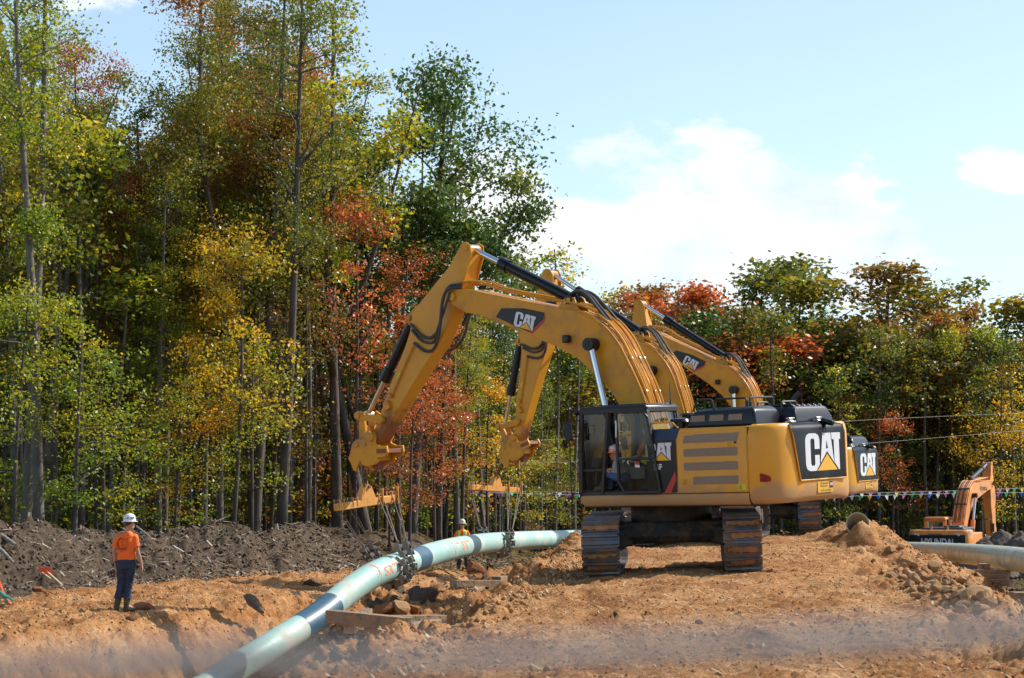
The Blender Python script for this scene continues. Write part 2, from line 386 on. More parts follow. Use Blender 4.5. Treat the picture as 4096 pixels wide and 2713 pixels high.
# cross-sections: at each distance Y a row of (x, z) knots
# 0 far left, 1 forest floor behind spoil bank, 2 bank crest, 3 bank foot, 4 bench lip, 5 trench floor L, 6 trench floor R,
# 7 haul pad L edge, 8 pad middle, 9 pad before right ridge, 10 right ridge, 11 ridge foot, 12 far right
ST = [
 (-30, [-60,-28,-24,-21,-12.5,-10.6,-4.8,-3.2, 1.0, 3.5, 5.0, 8.0, 60], [-.8,-.8,-.8,-.8,-.8,-2.4,-2.4,-.1, 0, 0, .05,-1.0,-1.2]),
 (14,  [-60,-27,-23.5,-21,-11.1,-9.2,-3.9,-2.1, 1.6, 3.8, 4.9, 8.0, 60], [-.8,-.9, .3,-.8,-.8,-2.4,-2.4,-.12, 0, 0, .08,-1.0,-1.2]),
 (25,  [-60,-24,-20.5,-18.0,-9.4,-7.6,-3.3,-1.1, 2.4, 4.6, 6.0, 9.0, 60], [-1.0,-1.1,.5,-.8,-.8,-2.5,-2.5,-.10, 0, 0, -.04,-1.1,-1.3]),
 (34,  [-60,-21,-17.5,-15.5,-7.95,-6.3,-2.4,-.2, 3.0, 5.6, 7.2, 10.2, 60], [-1.2,-1.3,.6,-.8,-.8,-2.6,-2.6,-.16, .02, -.02, -.16,-1.25,-1.4]),
 (41,  [-60,-18.5,-15.2,-13.2,-6.8,-5.4,-1.9,.35, 3.3, 6.1, 7.9, 11.0, 60], [-1.3,-1.4,.65,-.82,-.84,-2.5,-2.5,-.16, .02, .0, -.22,-1.35,-1.5]),
 (49,  [-60,-16.5,-13.4,-11.5,-5.6,-4.5,-1.6,.85, 3.8, 7.0, 8.9, 12.2, 60], [-1.4,-1.5,.68,-.84,-.95,-1.75,-1.75,-.2, .05, .03, -.13,-1.5,-1.7]),
 (56,  [-60,-15.5,-11.9,-9.5,-4.3,-3.6,-1.4,1.3, 4.6, 7.7, 9.6, 12.8, 60], [-1.5,-1.5,.38,-.86,-1.05,-1.4,-1.4,-.15, .10, .10, .12,-1.8,-2.0]),
 (63,  [-60,-13.4,-9.6,-7.1,-2.9,-2.3,-.6, 2.1, 5.8, 8.3, 10.5, 14, 60], [-1.6,-1.6,.42,-.95,-1.2,-1.45,-1.45,.12, .10, .12, .35,-2.2,-2.3]),
 (70,  [-60,-11.8,-7.9,-5.4,-1.5,-.8, .8, 3.4, 7.0, 9.2, 11.2, 15, 60], [-1.7,-1.7,.12,-1.05,-1.3,-1.5,-1.5,-.05, .06, .0, .1,-2.4,-2.6]),
 (80,  [-60,-9.5,-6.0,-3.4, 0, 1, 2.5, 5.5, 8.5, 10.5, 12, 16, 60], [-1.8,-1.8,-.1,-1.2,-1.5,-1.6,-1.6,-.6,-.5,-.5,-.5,-2.6,-2.9]),
 (95,  [-60,-6.0,-2.0, .5, 3, 4.5, 6, 8, 10, 12, 14, 19, 60], [-1.9,-1.9,-.9,-1.7,-1.9,-2.0,-2.0,-1.9,-1.9,-2.0,-2.2,-2.9,-3.1]),
 (120, [-60,-5, 0, 3, 6, 8, 10, 12, 14, 16, 18, 22, 60], [-2.0,-2.1,-2.1,-2.2,-2.3,-2.4,-2.4,-2.5,-2.6,-2.7,-2.8,-3.2,-3.3]),
 (200, [-80,-5, 0, 3, 6, 8, 10, 12, 14, 16, 18, 30, 80], [-2.2,-2.4,-2.4,-2.5,-2.6,-2.6,-2.7,-2.7,-2.8,-2.9,-3.0,-3.3,-3.4]),
]
SY = np.array([s[0] for s in ST], float); SX = np.array([s[1] for s in ST], float); SZ = np.array([s[2] for s in ST], float)
def base_h(X, Y):
    X = np.asarray(X, float); Y = np.asarray(Y, float)
    sh = X.shape; X = X.ravel(); Y = Y.ravel()
    Yc = np.clip(Y, SY[0], SY[-1]); K = SX.shape[1]
    i = np.clip(np.searchsorted(SY, Yc) - 1, 0, len(SY) - 2); t = (Yc - SY[i]) / (SY[i + 1] - SY[i])
    kx = SX[i] * (1 - t[:, None]) + SX[i + 1] * t[:, None]; kz = SZ[i] * (1 - t[:, None]) + SZ[i + 1] * t[:, None]
    z = np.where(X <= kx[:, 0], kz[:, 0], kz[:, -1]).astype(float); zone = np.where(X <= kx[:, 0], 0.0, K - 1.0)
    for k in range(K - 1):
        m = (X > kx[:, k]) & (X <= kx[:, k + 1])
        s = (X[m] - kx[m, k]) / np.maximum(kx[m, k + 1] - kx[m, k], 1e-6)
        zone[m] = k + s; e = s * s * (3 - 2 * s); e = 0.45 * s + 0.55 * e
        z[m] = kz[m, k] * (1 - e) + kz[m, k + 1] * e
    return z.reshape(sh), zone.reshape(sh)
def sstep(a, b, x):
    t = np.clip((x - a) / (b - a), 0, 1); return t * t * (3 - 2 * t)
PILES = [(-2.0, 23.2, 1.0, 1.6, .22), (-2.7, 24.0, 1.2, 2.2, .28), (-4.0, 23.0, 1.3, 2.0, .75), (-.55, 25.6, .45, 1.2, .10), (-5.6, 22.2, 1.6, 1.8, .9),
         (-.25, 29.0, .5, 1.4, .05), (1.2, 46.5, .8, 1.6, .10), (.2, 50.5, 1.0, 1.8, .12), (-.6, 54, 1.0, 1.6, .12), (8.9, 57.5, .9, 2.2, .22), (9.6, 62, .9, 2.0, .40), (9.25, 56.5, .8, 1.6, .34), (8.78, 54.8, .6, .8, .62),
         (2.6, 50.5, .9, 1.5, .22), (-1.0, 47.2, .8, 1.0, .3), (-2.6, 49.5, 1.0, 1.0, .4), (-4.1, 46.5, .8, 1.1, .35), (-4.4, 43.0, 0.5, 0.8, 0.2)]
def ground_h(X, Y, full=True):
    X = np.asarray(X, float); Y = np.asarray(Y, float)
    wx = X + (fbm(X * .35, Y * .35, 3, 5) - .5) * 1.3 * sstep(200, 60, Y); wy = Y
    z, zone = base_h(wx, wy)
    for (cx, cy, rx, ry, h) in PILES:
        z = z + h * np.exp(-(((X - cx) / rx) ** 2 + ((Y - cy) / ry) ** 2) * 1.6)
    pad = sstep(6.7, 7.3, zone) * sstep(9.6, 9.0, zone)
    berm = sstep(1.1, 1.7, zone) * sstep(3.1, 2.8, zone)
    ridge = sstep(8.9, 9.5, zone)
    tren = sstep(3.9, 4.3, zone) * sstep(7.2, 6.9, zone)
    bench = sstep(2.9, 3.2, zone) * sstep(4.2, 3.9, zone)
    near = sstep(115, 70, Y)
    a_big = .05 * pad + .55 * berm + .3 * ridge + .35 * tren + .14 * bench
    z = z + (fbm(X * .8, Y * .55, 4, 1) - .5) * 2 * a_big * near
    a_med = .035 * pad + .16 * berm + .15 * ridge + .24 * tren + .10 * bench
    z = z + (fbm(X * 3.1, Y * 2.4, 3, 2) - .5) * 2 * a_med * near
    if full:
        z = z + domes(X * 2.2, Y * 1.9, 1, .5) * (.02 * pad + .26 * berm + .16 * ridge + .2 * tren + .06 * bench) * near
        z = z + domes(X * 5.5, Y * 4.5, 2, .62) * (.035 * pad + .12 * berm + .09 * ridge + .16 * tren + .10 * bench) * near
        z = z + domes(X * 12, Y * 9, 3, .6) * (.035 * pad + .045 * berm + .05 * ridge + .045 * tren + .04 * bench) * near
        z = z + (fbm(X * 16, Y * 11, 2, 4) - .5) * 2 * (.014 * pad + .04 * berm + .03 * ridge + .03 * tren + .02 * bench) * near
        for (x0, sl) in ((2.45, .10), (3.55, .10)):           # cleat prints left by tracks near the camera
            cx = x0 + sl * (Y - 21); m = np.exp(-((X - cx) / .3) ** 4) * sstep(36, 30, Y)
            z = z + m * (.07 * (np.sin(Y * 2 * math.pi / .33 + 2 * vnoise(X * 1.5, Y * .8, 9)) > .2) - .03)
        lane = pad * sstep(.44, .56, fbm(X * .9, Y * .14, 3, 30)) * sstep(58, 48, Y)
        z = z + lane * .034 * (np.sin((Y + .12 * np.sin(X * 2.2)) * 2 * math.pi / .30 + 2.5 * vnoise(X * 1.3, Y * .7, 6)) > .25) * (.4 + .6 * (vnoise(X * 4, Y * 3, 17) > .35))
        m = np.exp(-((X - 1.05 - .02 * (Y - 30)) / .16) ** 2) * sstep(42, 36, Y) * sstep(24, 28, Y)
        z = z - m * .03
    return z, zone
def gz(x, y):
    return float(ground_h(np.array([x]), np.array([y]))[0][0])
def build_ground():
    u = np.concatenate([-np.geomspace(3.2, .31, 16)[:-1], np.linspace(-.30, .30, 660), np.geomspace(.31, 3.2, 16)[1:]])
    Y = [-40.0]
    while Y[-1] < 900:
        y = Y[-1]
        d = 3.0 if y < 8 else (0.5 if y < 14 else (.055 + .0011 * (y - 14) if y < 62 else (.16 + .012 * (y - 62) if y < 120 else .9 + .05 * (y - 120))))
        Y.append(y + d)
    Y = np.array(Y); W = np.maximum(Y, 14)
    XX = u[None, :] * W[:, None]; YY = np.repeat(Y[:, None], len(u), 1)
    zz, zone = ground_h(XX, YY)
    nr, nc = XX.shape
    co = np.stack([XX, YY, zz], -1).reshape(-1, 3).astype(np.float32)
    idx = np.arange(nr * nc).reshape(nr, nc)
    q = np.stack([idx[:-1, :-1], idx[:-1, 1:], idx[1:, 1:], idx[1:, :-1]], -1).reshape(-1, 4)
    me = bpy.data.meshes.new('ground'); me.vertices.add(len(co)); me.vertices.foreach_set('co', co.ravel())
    me.loops.add(q.size); me.loops.foreach_set('vertex_index', q.ravel().astype(np.int32))
    me.polygons.add(len(q)); me.polygons.foreach_set('loop_start', np.arange(0, q.size, 4, dtype=np.int32))
    me.polygons.foreach_set('use_smooth', np.ones(len(q), bool)); me.update()
    # soil type: 0 clay, 1 dark topsoil
    n = fbm(XX * .6, YY * .5, 4, 8)
    dark = np.where(zone < 3.05, 1.0, 0.0) * 1.0
    dark = sstep(3.25, 2.95, zone + (n - .5) * .5)
    dark = np.maximum(dark, sstep(10.75, 11.0, zone + (n - .5) * .6) * sstep(28, 36, YY))
    dark = np.maximum(dark, sstep(76, 88, YY + (n - .5) * 14))
    patch = sstep(.62, .72, fbm(XX * 1.1, YY * .8, 3, 12)) * sstep(3.7, 4.1, zone) * sstep(7.1, 6.8, zone) * .75
    dark = np.maximum(dark, patch)
    lump = sstep(.35, .7, fbm(XX * .5, YY * .45, 3, 15)) * 0.0
    wet = np.clip(fbm(XX * .45, YY * .35, 4, 21), 0, 1)
    a = me.attributes.new('soil', 'FLOAT', 'POINT'); a.data.foreach_set('value', dark.ravel().astype(np.float32))
    a = me.attributes.new('zone', 'FLOAT', 'POINT'); a.data.foreach_set('value', wet.ravel().astype(np.float32))
    o = link(bpy.data.objects.new('ground', me)); tag(o, 'rutted orange clay ground with a dark topsoil bank along its left side', kind='structure')
    m, nn, l, b = nmat('clay_and_topsoil')
    tcn = nn.new('ShaderNodeTexCoord')
    def noise(sc, det=6, ro=.6, vec=None):
        x = nn.new('ShaderNodeTexNoise'); x.inputs['Scale'].default_value = sc; x.inputs['Detail'].default_value = det; x.inputs['Roughness'].default_value = ro
        l.new(vec or tcn.outputs['Object'], x.inputs['Vector']); return x.outputs[0]
    r1 = ramp(nn, [(.30, (.27, .108, .034)), (.5, (.41, .20, .076)), (.68, (.51, .30, .14))]); l.new(noise(2.2, 8, .7), r1.inputs[0])
    r1b = ramp(nn, [(.36, (.42, .42, .42)), (.52, (1, 1, 1)), (.70, (1.25, 1.3, 1.4))]); l.new(noise(26, 5, .65), r1b.inputs[0])
    mul = nn.new('ShaderNodeMix'); mul.data_type = 'RGBA'; mul.blend_type = 'MULTIPLY'; mul.inputs['Factor'].default_value = .8
    r1c = ramp(nn, [(.36, (.66, .55, .46)), (.5, (1, .98, .95)), (.62, (1.15, 1.2, 1.28))]); mpl = nn.new('ShaderNodeMapping'); mpl.inputs['Scale'].default_value = (1.1, .22, 1); l.new(tcn.outputs['Object'], mpl.inputs[0]); l.new(noise(1.1, 6, .62, mpl.outputs[0]), r1c.inputs[0])
    mulc = nn.new('ShaderNodeMix'); mulc.data_type = 'RGBA'; mulc.blend_type = 'MULTIPLY'; mulc.inputs['Factor'].default_value = 1; l.new(r1.outputs[0], mulc.inputs[6]); l.new(r1c.outputs[0], mulc.inputs[7])
    l.new(mulc.outputs[2], mul.inputs[6]); l.new(r1b.outputs[0], mul.inputs[7])
    r2 = ramp(nn, [(.3, (.040, .026, .016)), (.5, (.085, .060, .040)), (.66, (.145, .108, .074)), (.75, (.27, .215, .16))]); l.new(noise(9, 8, .72), r2.inputs[0])
    at_ = nn.new('ShaderNodeAttribute'); at_.attribute_name = 'soil'
    ad = nn.new('ShaderNodeMath'); ad.operation = 'ADD'; l.new(at_.outputs['Fac'], ad.inputs[0])
    sb = nn.new('ShaderNodeMath'); sb.operation = 'MULTIPLY_ADD'; sb.inputs[1].default_value = .7; sb.inputs[2].default_value = -.35; l.new(noise(5, 5), sb.inputs[0]); l.new(sb.outputs[0], ad.inputs[1])
    rs = ramp(nn, [(.4, (0, 0, 0)), (.6, (1, 1, 1))]); l.new(ad.outputs[0], rs.inputs[0])
    mx = nn.new('ShaderNodeMix'); mx.data_type = 'RGBA'; l.new(rs.outputs[0], mx.inputs['Factor']); l.new(mul.outputs[2], mx.inputs[6]); l.new(r2.outputs[0], mx.inputs[7])
    l.new(mx.outputs[2], b.inputs['Base Color']); b.inputs['Roughness'].default_value = .95; b.inputs['Specular IOR Level'].default_value = .15
    bp = nn.new('ShaderNodeBump'); bp.inputs['Strength'].default_value = .9; bp.inputs['Distance'].default_value = .04; l.new(noise(22, 8, .75), bp.inputs['Height']); l.new(bp.outputs[0], b.inputs['Normal'])
    me.materials.append(m)
    return o
build_ground()
# ------------------------------------------------------------------ excavators
def machine_matrix(C, th, gx, gy):
    th = R(th); up = Vector((-math.tan(R(gx)), -math.tan(R(gy)), 1)).normalized()
    f = Vector((-math.cos(th), math.sin(th), 0)); f = (f - up * f.dot(up)).normalized(); l = up.cross(f)
    M = Matrix(((f[0], l[0], up[0], C[0]), (f[1], l[1], up[1], C[1]), (f[2], l[2], up[2], C[2]), (0, 0, 0, 1)))
    return M
def rot2(p, c, a):
    dx, dz = p[0] - c[0], p[1] - c[1]
    return (c[0] + dx * math.cos(a) - dz * math.sin(a), c[1] + dx * math.sin(a) + dz * math.cos(a))

def undercarriage(root, phi, mt, mu, shoe=.7, gauge=1.295, half=2.0):
    """phi = angle of the tracks in the upper body's frame; tracks are parts with their wheels as sub-parts"""
    t = Vector((math.sin(phi), -math.cos(phi), 0)); n = Vector((math.cos(phi), math.sin(phi), 0)); up = Vector((0, 0, 1))
    M = Matrix(((t[0], n[0], 0), (t[1], n[1], 0), (t[2], n[2], 1)))
    r, zc = .50, .53
    Lp = 4 * half + 2 * math.pi * r; N = 44; pitch = Lp / N
    def path(s):
        s %= Lp
        if s < 2 * half: return Vector((-half + s, 0, zc - r)), Vector((1, 0, 0)), Vector((0, 0, -1))
        s -= 2 * half
        if s < math.pi * r:
            a = s / r; return Vector((half + r * math.sin(a), 0, zc - r * math.cos(a))), Vector((math.cos(a), 0, math.sin(a))), Vector((math.sin(a), 0, -math.cos(a)))
        s -= math.pi * r
        if s < 2 * half: return Vector((half - s, 0, zc + r)), Vector((-1, 0, 0)), Vector((0, 0, 1))
        s -= 2 * half; a = s / r
        return Vector((-half - r * math.sin(a), 0, zc + r * math.cos(a))), Vector((-math.cos(a), 0, -math.sin(a))), Vector((-math.sin(a), 0, math.cos(a)))
    for side in (-1, 1):
        b = MB(); mr = random.Random(side + 5)
        for k in range(N):
            p, d, o = path((k + .35) * pitch)
            RT = Matrix((d, Vector((0, 1, 0)), o)).transposed()
            w, hl, c = shoe / 2, pitch * .49, .05
            ol = [(-hl, -w + c), (-hl + .03, -w), (hl - .03, -w), (hl, -w + c), (hl, w - c), (hl - .03, w), (-hl + .03, w), (-hl, w - c)]
            m = MB(); m.prism(ol, -.03, -.006, 'z'); q = [tuple(RT @ Vector(v) + p + Vector((0, side * gauge, 0))) for v in m.v]; b.add(q, m.f)
            for gx_, gh in ((-.085, .036), (-.03, .012), (.06, .026)):
                m = MB(); m.prism([(gx_ - .014, -.006), (gx_ + .014, -.006), (gx_ + .007, gh), (gx_ - .007, gh)], -w + .02, w - .02)
                b.add([tuple(RT @ Vector(v) + p + Vector((0, side * gauge, 0))) for v in m.v], m.f)
            if mr.random() < .86:
                wl_, wr_ = -w * mr.uniform(.55, .97), w * mr.uniform(.55, .97); nn = 9; x0_ = -.02 if mr.random() < .3 else -.068
                up_e = [(x0_ + mr.uniform(-.008, .008), wl_ + (wr_ - wl_) * j / nn) for j in range(nn + 1)]; lo_e = [((.052 if mr.random() < .7 else .02) - .05 * abs(j / nn - .5) * 2 * mr.random(), wl_ + (wr_ - wl_) * j / nn) for j in range(nn, -1, -1)]
                m = MB(); m.prism(up_e + lo_e, -.006, mr.uniform(.016, .03), 'z'); b.m = 1; b.add([tuple(RT @ Vector(v) + p + Vector((0, side * gauge, 0))) for v in m.v], m.f); b.m = 0
            m = MB(); m.bb(-hl * .9, hl * .9, -.13, .13, -.11, -.03)
            b.add([tuple(RT @ Vector(v) + p + Vector((0, side * gauge, 0))) for v in m.v], m.f)
        b.v = [tuple(M @ Vector(v)) for v in b.v]
        tr = b.build('track', [mt, MT['caked_mud']], root, bevel=0, smooth=0)
        g = side * gauge
        for nm, xx, rad in (('sprocket', half, .36), ('idler_wheel', -half, .37)):
            m = MB(); m.cyl((xx, g - .09, zc), (xx, g + .09, zc), rad, n=22); m.cyl((xx, g - .2, zc), (xx, g + .2, zc), .2, n=18)
            m.v = [tuple(M @ Vector(v)) for v in m.v]; m.build(nm, mu, tr)
        m = MB(); m.prism([(-half + .3, .42), (half - .35, .42), (half - .2, .62), (half - .5, .82), (-half + .5, .82), (-half + .2, .62)], g - .2, g + .2)
        m.v = [tuple(M @ Vector(v)) for v in m.v]; m.build('track_frame', mu, tr, bevel=.02)
        for k in range(8):
            xx = -half + .55 + k * (2 * half - 1.15) / 7
            m = MB(); m.cyl((xx, g - .17, .24), (xx, g + .17, .24), .11, n=12); m.v = [tuple(M @ Vector(v)) for v in m.v]; m.build('track_roller', mu, tr)
    b = MB(); b.prism([(-.95, .52), (.95, .52), (1.05, .66), (.9, .92), (-.9, .92), (-1.05, .66)], -1.15, 1.15)
    for sx in (-1, 1):
        for sy in (-1, 1): b.beam((sx * .6, sy * .7, .72), (sx * 1.05, sy * 1.2, .6), .5, .34)
    b.v = [tuple(M @ Vector(v)) for v in b.v]; b.build('car_body', mu, root, bevel=.03)
    b = MB(); b.cyl((0, 0, .9), (0, 0, 1.24), .78, n=40); b.build('slew_ring', mu, root)

def front_linkage(root, db, ds, y, yb, hw=.30, sw=.2, hoses=True, decal=True, coupler=True, simple=False):
    """boom, stick, cylinders, linkage and coupler; (x, z) in the plane of the boom"""
    foot = (.25, 2.0); N0 = (5.03, 5.6)
    B = lambda p: rot2(p, foot, db)
    N = B(N0)
    S = lambda p: rot2(B(p), N, ds)
    def V(f, p, yy): q = f(p); return Vector((q[0], yy, q[1]))
    bm_ol = [(4.62, 5.72), (4.49, 5.70), (4.17, 5.61), (3.2, 5.385), (2.25, 5.16), (1.85, 5.09), (1.58, 4.98), (1.32, 4.80), (1.12, 4.64), (.95, 4.44), (.8, 4.2), (.66, 3.95), (.45, 3.55), (.28, 3.12), (.1, 2.55), (.0, 2.05), (.06, 1.86), (.22, 1.8), (.38, 1.9), (.6, 2.5), (.9, 3.14), (1.1, 3.45), (1.35, 3.72), (1.61, 3.93), (1.93, 4.17), (2.4, 4.41), (3.39, 4.8), (4.31, 5.15), (4.62, 5.23)]
    b = MB(); b.prism([B(p) for p in bm_ol], -hw, hw)
    nose = [(4.60, 5.72), (4.95, 5.76), (5.1, 5.74), (5.19, 5.63), (5.17, 5.5), (5.05, 5.41), (4.71, 5.25), (4.60, 5.22)]
    for s in (-1, 1): b.prism([B(p) for p in nose], s * hw, s * (sw + .02))
    boom = b.build('boom', y, root, bevel=.018)
    for s in (-1, 1):
        b = MB(); b.cyl(V(B, N0, s * (hw - .01)), V(B, N0, s * (hw + .05)), .085, n=16); b.build('pivot_pin', yb, boom)
    if decal:
        for s in (1, -1):
            e = s * (hw + .004)
            b = MB(); b.flat([V(B, p, e) for p in [(3.91, 5.1), (3.76, 5.27), (3.2, 5.235), (2.65, 5.11), (2.69, 4.97), (2.74, 4.93), (3.02, 4.72)]])
            pl = b.build('decal_panel', MT['black'], boom, smooth=0)
            b = MB(); e2 = s * (hw + .007); b.flat([V(B, p, e2) for p in [(2.69, 4.97), (2.655, 5.07), (2.64, 4.99), (2.70, 4.90), (2.99, 4.70), (3.10, 4.75), (3.02, 4.76)]])
            b.build('red_stripe', MT['red'], pl, smooth=0)
            if s > 0:
                O = V(B, (3.46, 4.90), e2); U = (V(B, (2.97, 4.75), e2) - O).normalized(); W = Vector((0, 1, 0)).cross(U) * -1
                if W.z < 0: W = -W
            else:
                O = V(B, (2.97, 4.78), e2); U = (V(B, (3.46, 4.93), e2) - O).normalized(); W = Vector((0, 1, 0)).cross(U)
                if W.z < 0: W = -W
            cat_letters(O, U, W, .52, .30, pl, (0, s * .003, 0))
    # stick
    st = [(4.60, 6.50), (4.60, 6.60), (4.68, 6.67), (4.80, 6.66), (4.90, 6.60), (5.2, 6.23), (5.75, 5.77), (6.12, 5.46), (6.24, 5.34), (6.32, 4.96), (6.48, 4.62), (6.87, 3.95), (7.22, 3.28), (7.40, 2.95), (7.53, 2.82), (7.52, 2.68), (7.42, 2.62), (7.31, 2.66), (6.84, 3.20), (6.1, 4.05), (5.5, 4.68), (5.12, 5.30), (4.92, 5.65), (4.80, 5.86), (4.72, 6.2)]
    b = MB(); b.prism([S(p) for p in st], -sw, sw); stick = b.build('stick', MT['stick_paint'] if y is MT['yellow'] else y, root, bevel=.014)
    b = MB()
    for s in (-1, 1):
        b.prism([S(p) for p in [(4.56, 6.44), (4.58, 6.64), (4.70, 6.72), (4.83, 6.68), (4.93, 6.5), (4.86, 5.95), (4.76, 5.95)]], s * sw, s * (sw + .025))
        b.cyl(V(S, (4.7, 6.58), s * .1), V(S, (4.7, 6.58), s * (sw + .05)), .06, n=12)
    b.build('stick_lug', y, stick, bevel=.006)
    b = MB(); b.prism([S(p) for p in [(6.15, 5.50), (6.30, 5.42), (6.46, 5.24), (6.42, 5.10), (6.28, 5.05)]], -.13, .13); b.cyl(V(S, (6.37, 5.24), -.2), V(S, (6.37, 5.24), .2), .055, n=12)
    b.build('cylinder_bracket', y, stick, bevel=.01)
    # stick cylinder on the boom's back
    a0, a1 = V(B, (2.12, 5.33), 0), V(S, (4.70, 6.575), 0); d = (a1 - a0).normalized(); Lc = (a1 - a0).length
    b = MB(); b.cyl(a0 - d * .12, a0 + d * (Lc * .70), .115, n=20); b.cyl(a0 + d * (Lc * .64), a0 + d * (Lc * .715), .14, n=20); b.cyl(a0 + Vector((0, -.2, 0)), a0 + Vector((0, .2, 0)), .09, n=14)
    b.cyl(a0 - d * .05, a0 + d * .12, .135, n=16)
    cy = b.build('stick_cylinder', MT['black'], root)
    b = MB(); b.cyl(a0 + d * (Lc * .7), a1, .062, n=16); b.cyl(a1 - Vector((0, .12, 0)), a1 + Vector((0, .12, 0)), .095, n=16); b.build('piston_rod', MT['chrome'], cy)
    if not simple:
        off = Vector((0, .09, 0)) + Vector((-d.z, 0, d.x)) * .09
        b = MB(); b.tube([a0 + off, a0 + d * .5 + off, a0 + d * (Lc * .55) + off, a0 + d * (Lc * .62) + off * 1.2, a0 + d * (Lc * .68) + off * 1.35], .022); b.build('oil_line', MT['black'], cy)
    b = MB()
    for s in (-1, 1): b.prism([B(p) for p in [(2.42, 5.15), (2.3, 5.34), (2.13, 5.42), (2.0, 5.36), (1.86, 5.02)]], s * .14, s * .19)
    b.cyl(V(B, (2.12, 5.33), -.23), V(B, (2.12, 5.33), .23), .05, n=12)
    b.build('cylinder_lug', y, boom, bevel=.008)
    # boom cylinders
    for s in (-1, 1):
        yy = s * (hw + .15); p1 = V(B, (1.45, 4.40), yy); p0 = Vector((.82, yy, 1.72)); d = (p1 - p0).normalized(); L = (p1 - p0).length
        b = MB(); b.cyl(p0, p0 + d * (L * .50), .12, n=18); cy = b.build('boom_cylinder', MT['black'] if not simple else y, root)
        b = MB(); b.cyl(p0 + d * (L * .5), p1, .066, n=16); b.build('piston_rod', MT['chrome'], cy)
        b = MB(); b.cyl(V(B, (1.45, 4.40), s * hw), V(B, (1.45, 4.40), s * (hw + .25)), .13, n=18)
        for k in range(3):
            a = k * 2.1; q = (1.45 + .05 * math.cos(a), 4.40 + .05 * math.sin(a)); b.cyl(V(B, q, s * (hw + .25)), V(B, q, s * (hw + .265)), .018, n=8)
        b.build('pin_cap', MT['black'], cy, bevel=.008)
    # bucket cylinder
    a0, a1 = V(S, (6.37, 5.24), 0), V(S, (7.76, 3.24), 0); d = (a1 - a0).normalized(); L = (a1 - a0).length
    b = MB(); b.cyl(a0 - d * .1, a0 + d * (L * .62), .105, n=18); b.cyl(a0 + d * (L * .52), a0 + d * (L * .64), .13, n=18); cy = b.build('bucket_cylinder', MT['black'] if not simple else y, root)
    b = MB(); b.cyl(a0 + d * (L * .6), a1, .052, n=14); b.cyl(a1 - Vector((0, .1, 0)), a1 + Vector((0, .1, 0)), .085, n=14); b.build('piston_rod', MT['rod_tan'], cy)
    # linkage
    for s in (-1, 1):
        b = MB(); q = s * (sw + .03)
        b.prism([S(p) for p in [(7.09, 3.17), (7.12, 3.05), (7.2, 3.03), (7.75, 3.13), (7.86, 3.14), (7.90, 3.24), (7.84, 3.32), (7.74, 3.32), (7.62, 3.24), (7.2, 3.21)]], q, q + s * .05)
        b.cyl(V(S, (7.15, 3.12), q), V(S, (7.15, 3.12), q + s * .1), .07, n=14); b.cyl(V(S, (7.82, 3.23), q), V(S, (7.82, 3.23), q + s * .09), .075, n=14)
        b.build('idler_link', y, root, bevel=.006)
    b = MB()
    for s in (-1, 1): b.prism([S(p) for p in [(7.74, 3.27), (7.86, 3.26), (7.90, 2.62), (7.70, 2.62), (7.70, 2.9)]], s * .19, s * .11)
    b.bb(0, 0, 0, 0, 0, 0) if False else None
    b.prism([S(p) for p in [(7.76, 3.0), (7.84, 3.0), (7.86, 2.75), (7.74, 2.75)]], -.11, .11)
    b.cyl(V(S, (7.80, 3.22), -.22), V(S, (7.80, 3.22), .22), .05, n=12)
    b.build('bucket_link', y, root, bevel=.008)
    if coupler:
        cp = [(7.53, 2.88), (7.42, 2.84), (7.33, 2.74), (7.36, 2.62), (7.22, 2.56), (7.02, 2.55), (7.0, 2.42), (7.04, 2.34), (7.30, 2.30), (7.22, 2.26), (7.36, 2.17), (7.6, 2.13), (7.72, 2.16), (7.80, 2.26), (7.88, 2.12), (7.92, 2.02), (8.0, 2.06), (8.07, 2.22), (8.13, 2.3), (8.06, 2.46), (8.01, 2.61), (7.89, 2.72), (7.70, 2.71), (7.62, 2.82)]
        b = MB()
        for s in (-1, 1):
            b.prism([S(p) for p in cp], s * (sw + .09), s * (sw + .03))
            b.cyl(V(S, (7.45, 2.76), s * sw), V(S, (7.45, 2.76), s * (sw + .15)), .10, n=18)
            b.cyl(V(S, (7.62, 2.6), s * sw), V(S, (7.62, 2.6), s * (sw + .12)), .035, n=12)
        b.prism([S(p) for p in [(7.30, 2.42), (7.98, 2.58), (8.06, 2.3), (7.9, 2.3), (7.72, 2.24), (7.35, 2.24)]], -.2, .2)
        b.cyl(V(S, (7.86, 2.60), -.31), V(S, (7.86, 2.60), .31), .05, n=12)
        co = b.build('quick_coupler', MT['yellow'] if not simple else y, root, bevel=.01)
        b = MB(); b.prism([S(p) for p in [(7.03, 2.49), (7.30, 2.49), (7.30, 2.40), (7.03, 2.40)]], -.305, .305); b.prism([S(p) for p in [(7.42, 2.2), (7.62, 2.2), (7.6, 2.08), (7.5, 2.04)]], -.1, .1)
        b.build('red_jaw', MT['jaw'], co, bevel=.01)
    if hoses:
        top = [(4.95, 5.86), (4.6, 5.86), (4.3, 5.82), (4.05, 5.70), (3.5, 5.56), (2.7, 5.38), (2.2, 5.27), (1.8, 5.17), (1.5, 5.03), (1.22, 4.84), (1.0, 4.62), (.82, 4.38), (.66, 4.08), (.5, 3.78), (.34, 3.42), (.24, 3.1), (.16, 2.85)]
        rr = random.Random(3)
        bt = MB(); bk = MB(); bc = MB()
        lanes = [(-.27, 0, .020), (-.21, .05, .022), (-.10, .02, .020), (-.04, .06, .018), (.16, .03, .022), (.235, .05, .022)]
        for (yy, h, r) in lanes:
            bt.tube([V(B, (p[0] - h * .4, p[1] + h - .02), yy + .012 * math.sin(i * 1.3 + yy * 40)) for i, p in enumerate(top)], r, n=8, smooth=2)
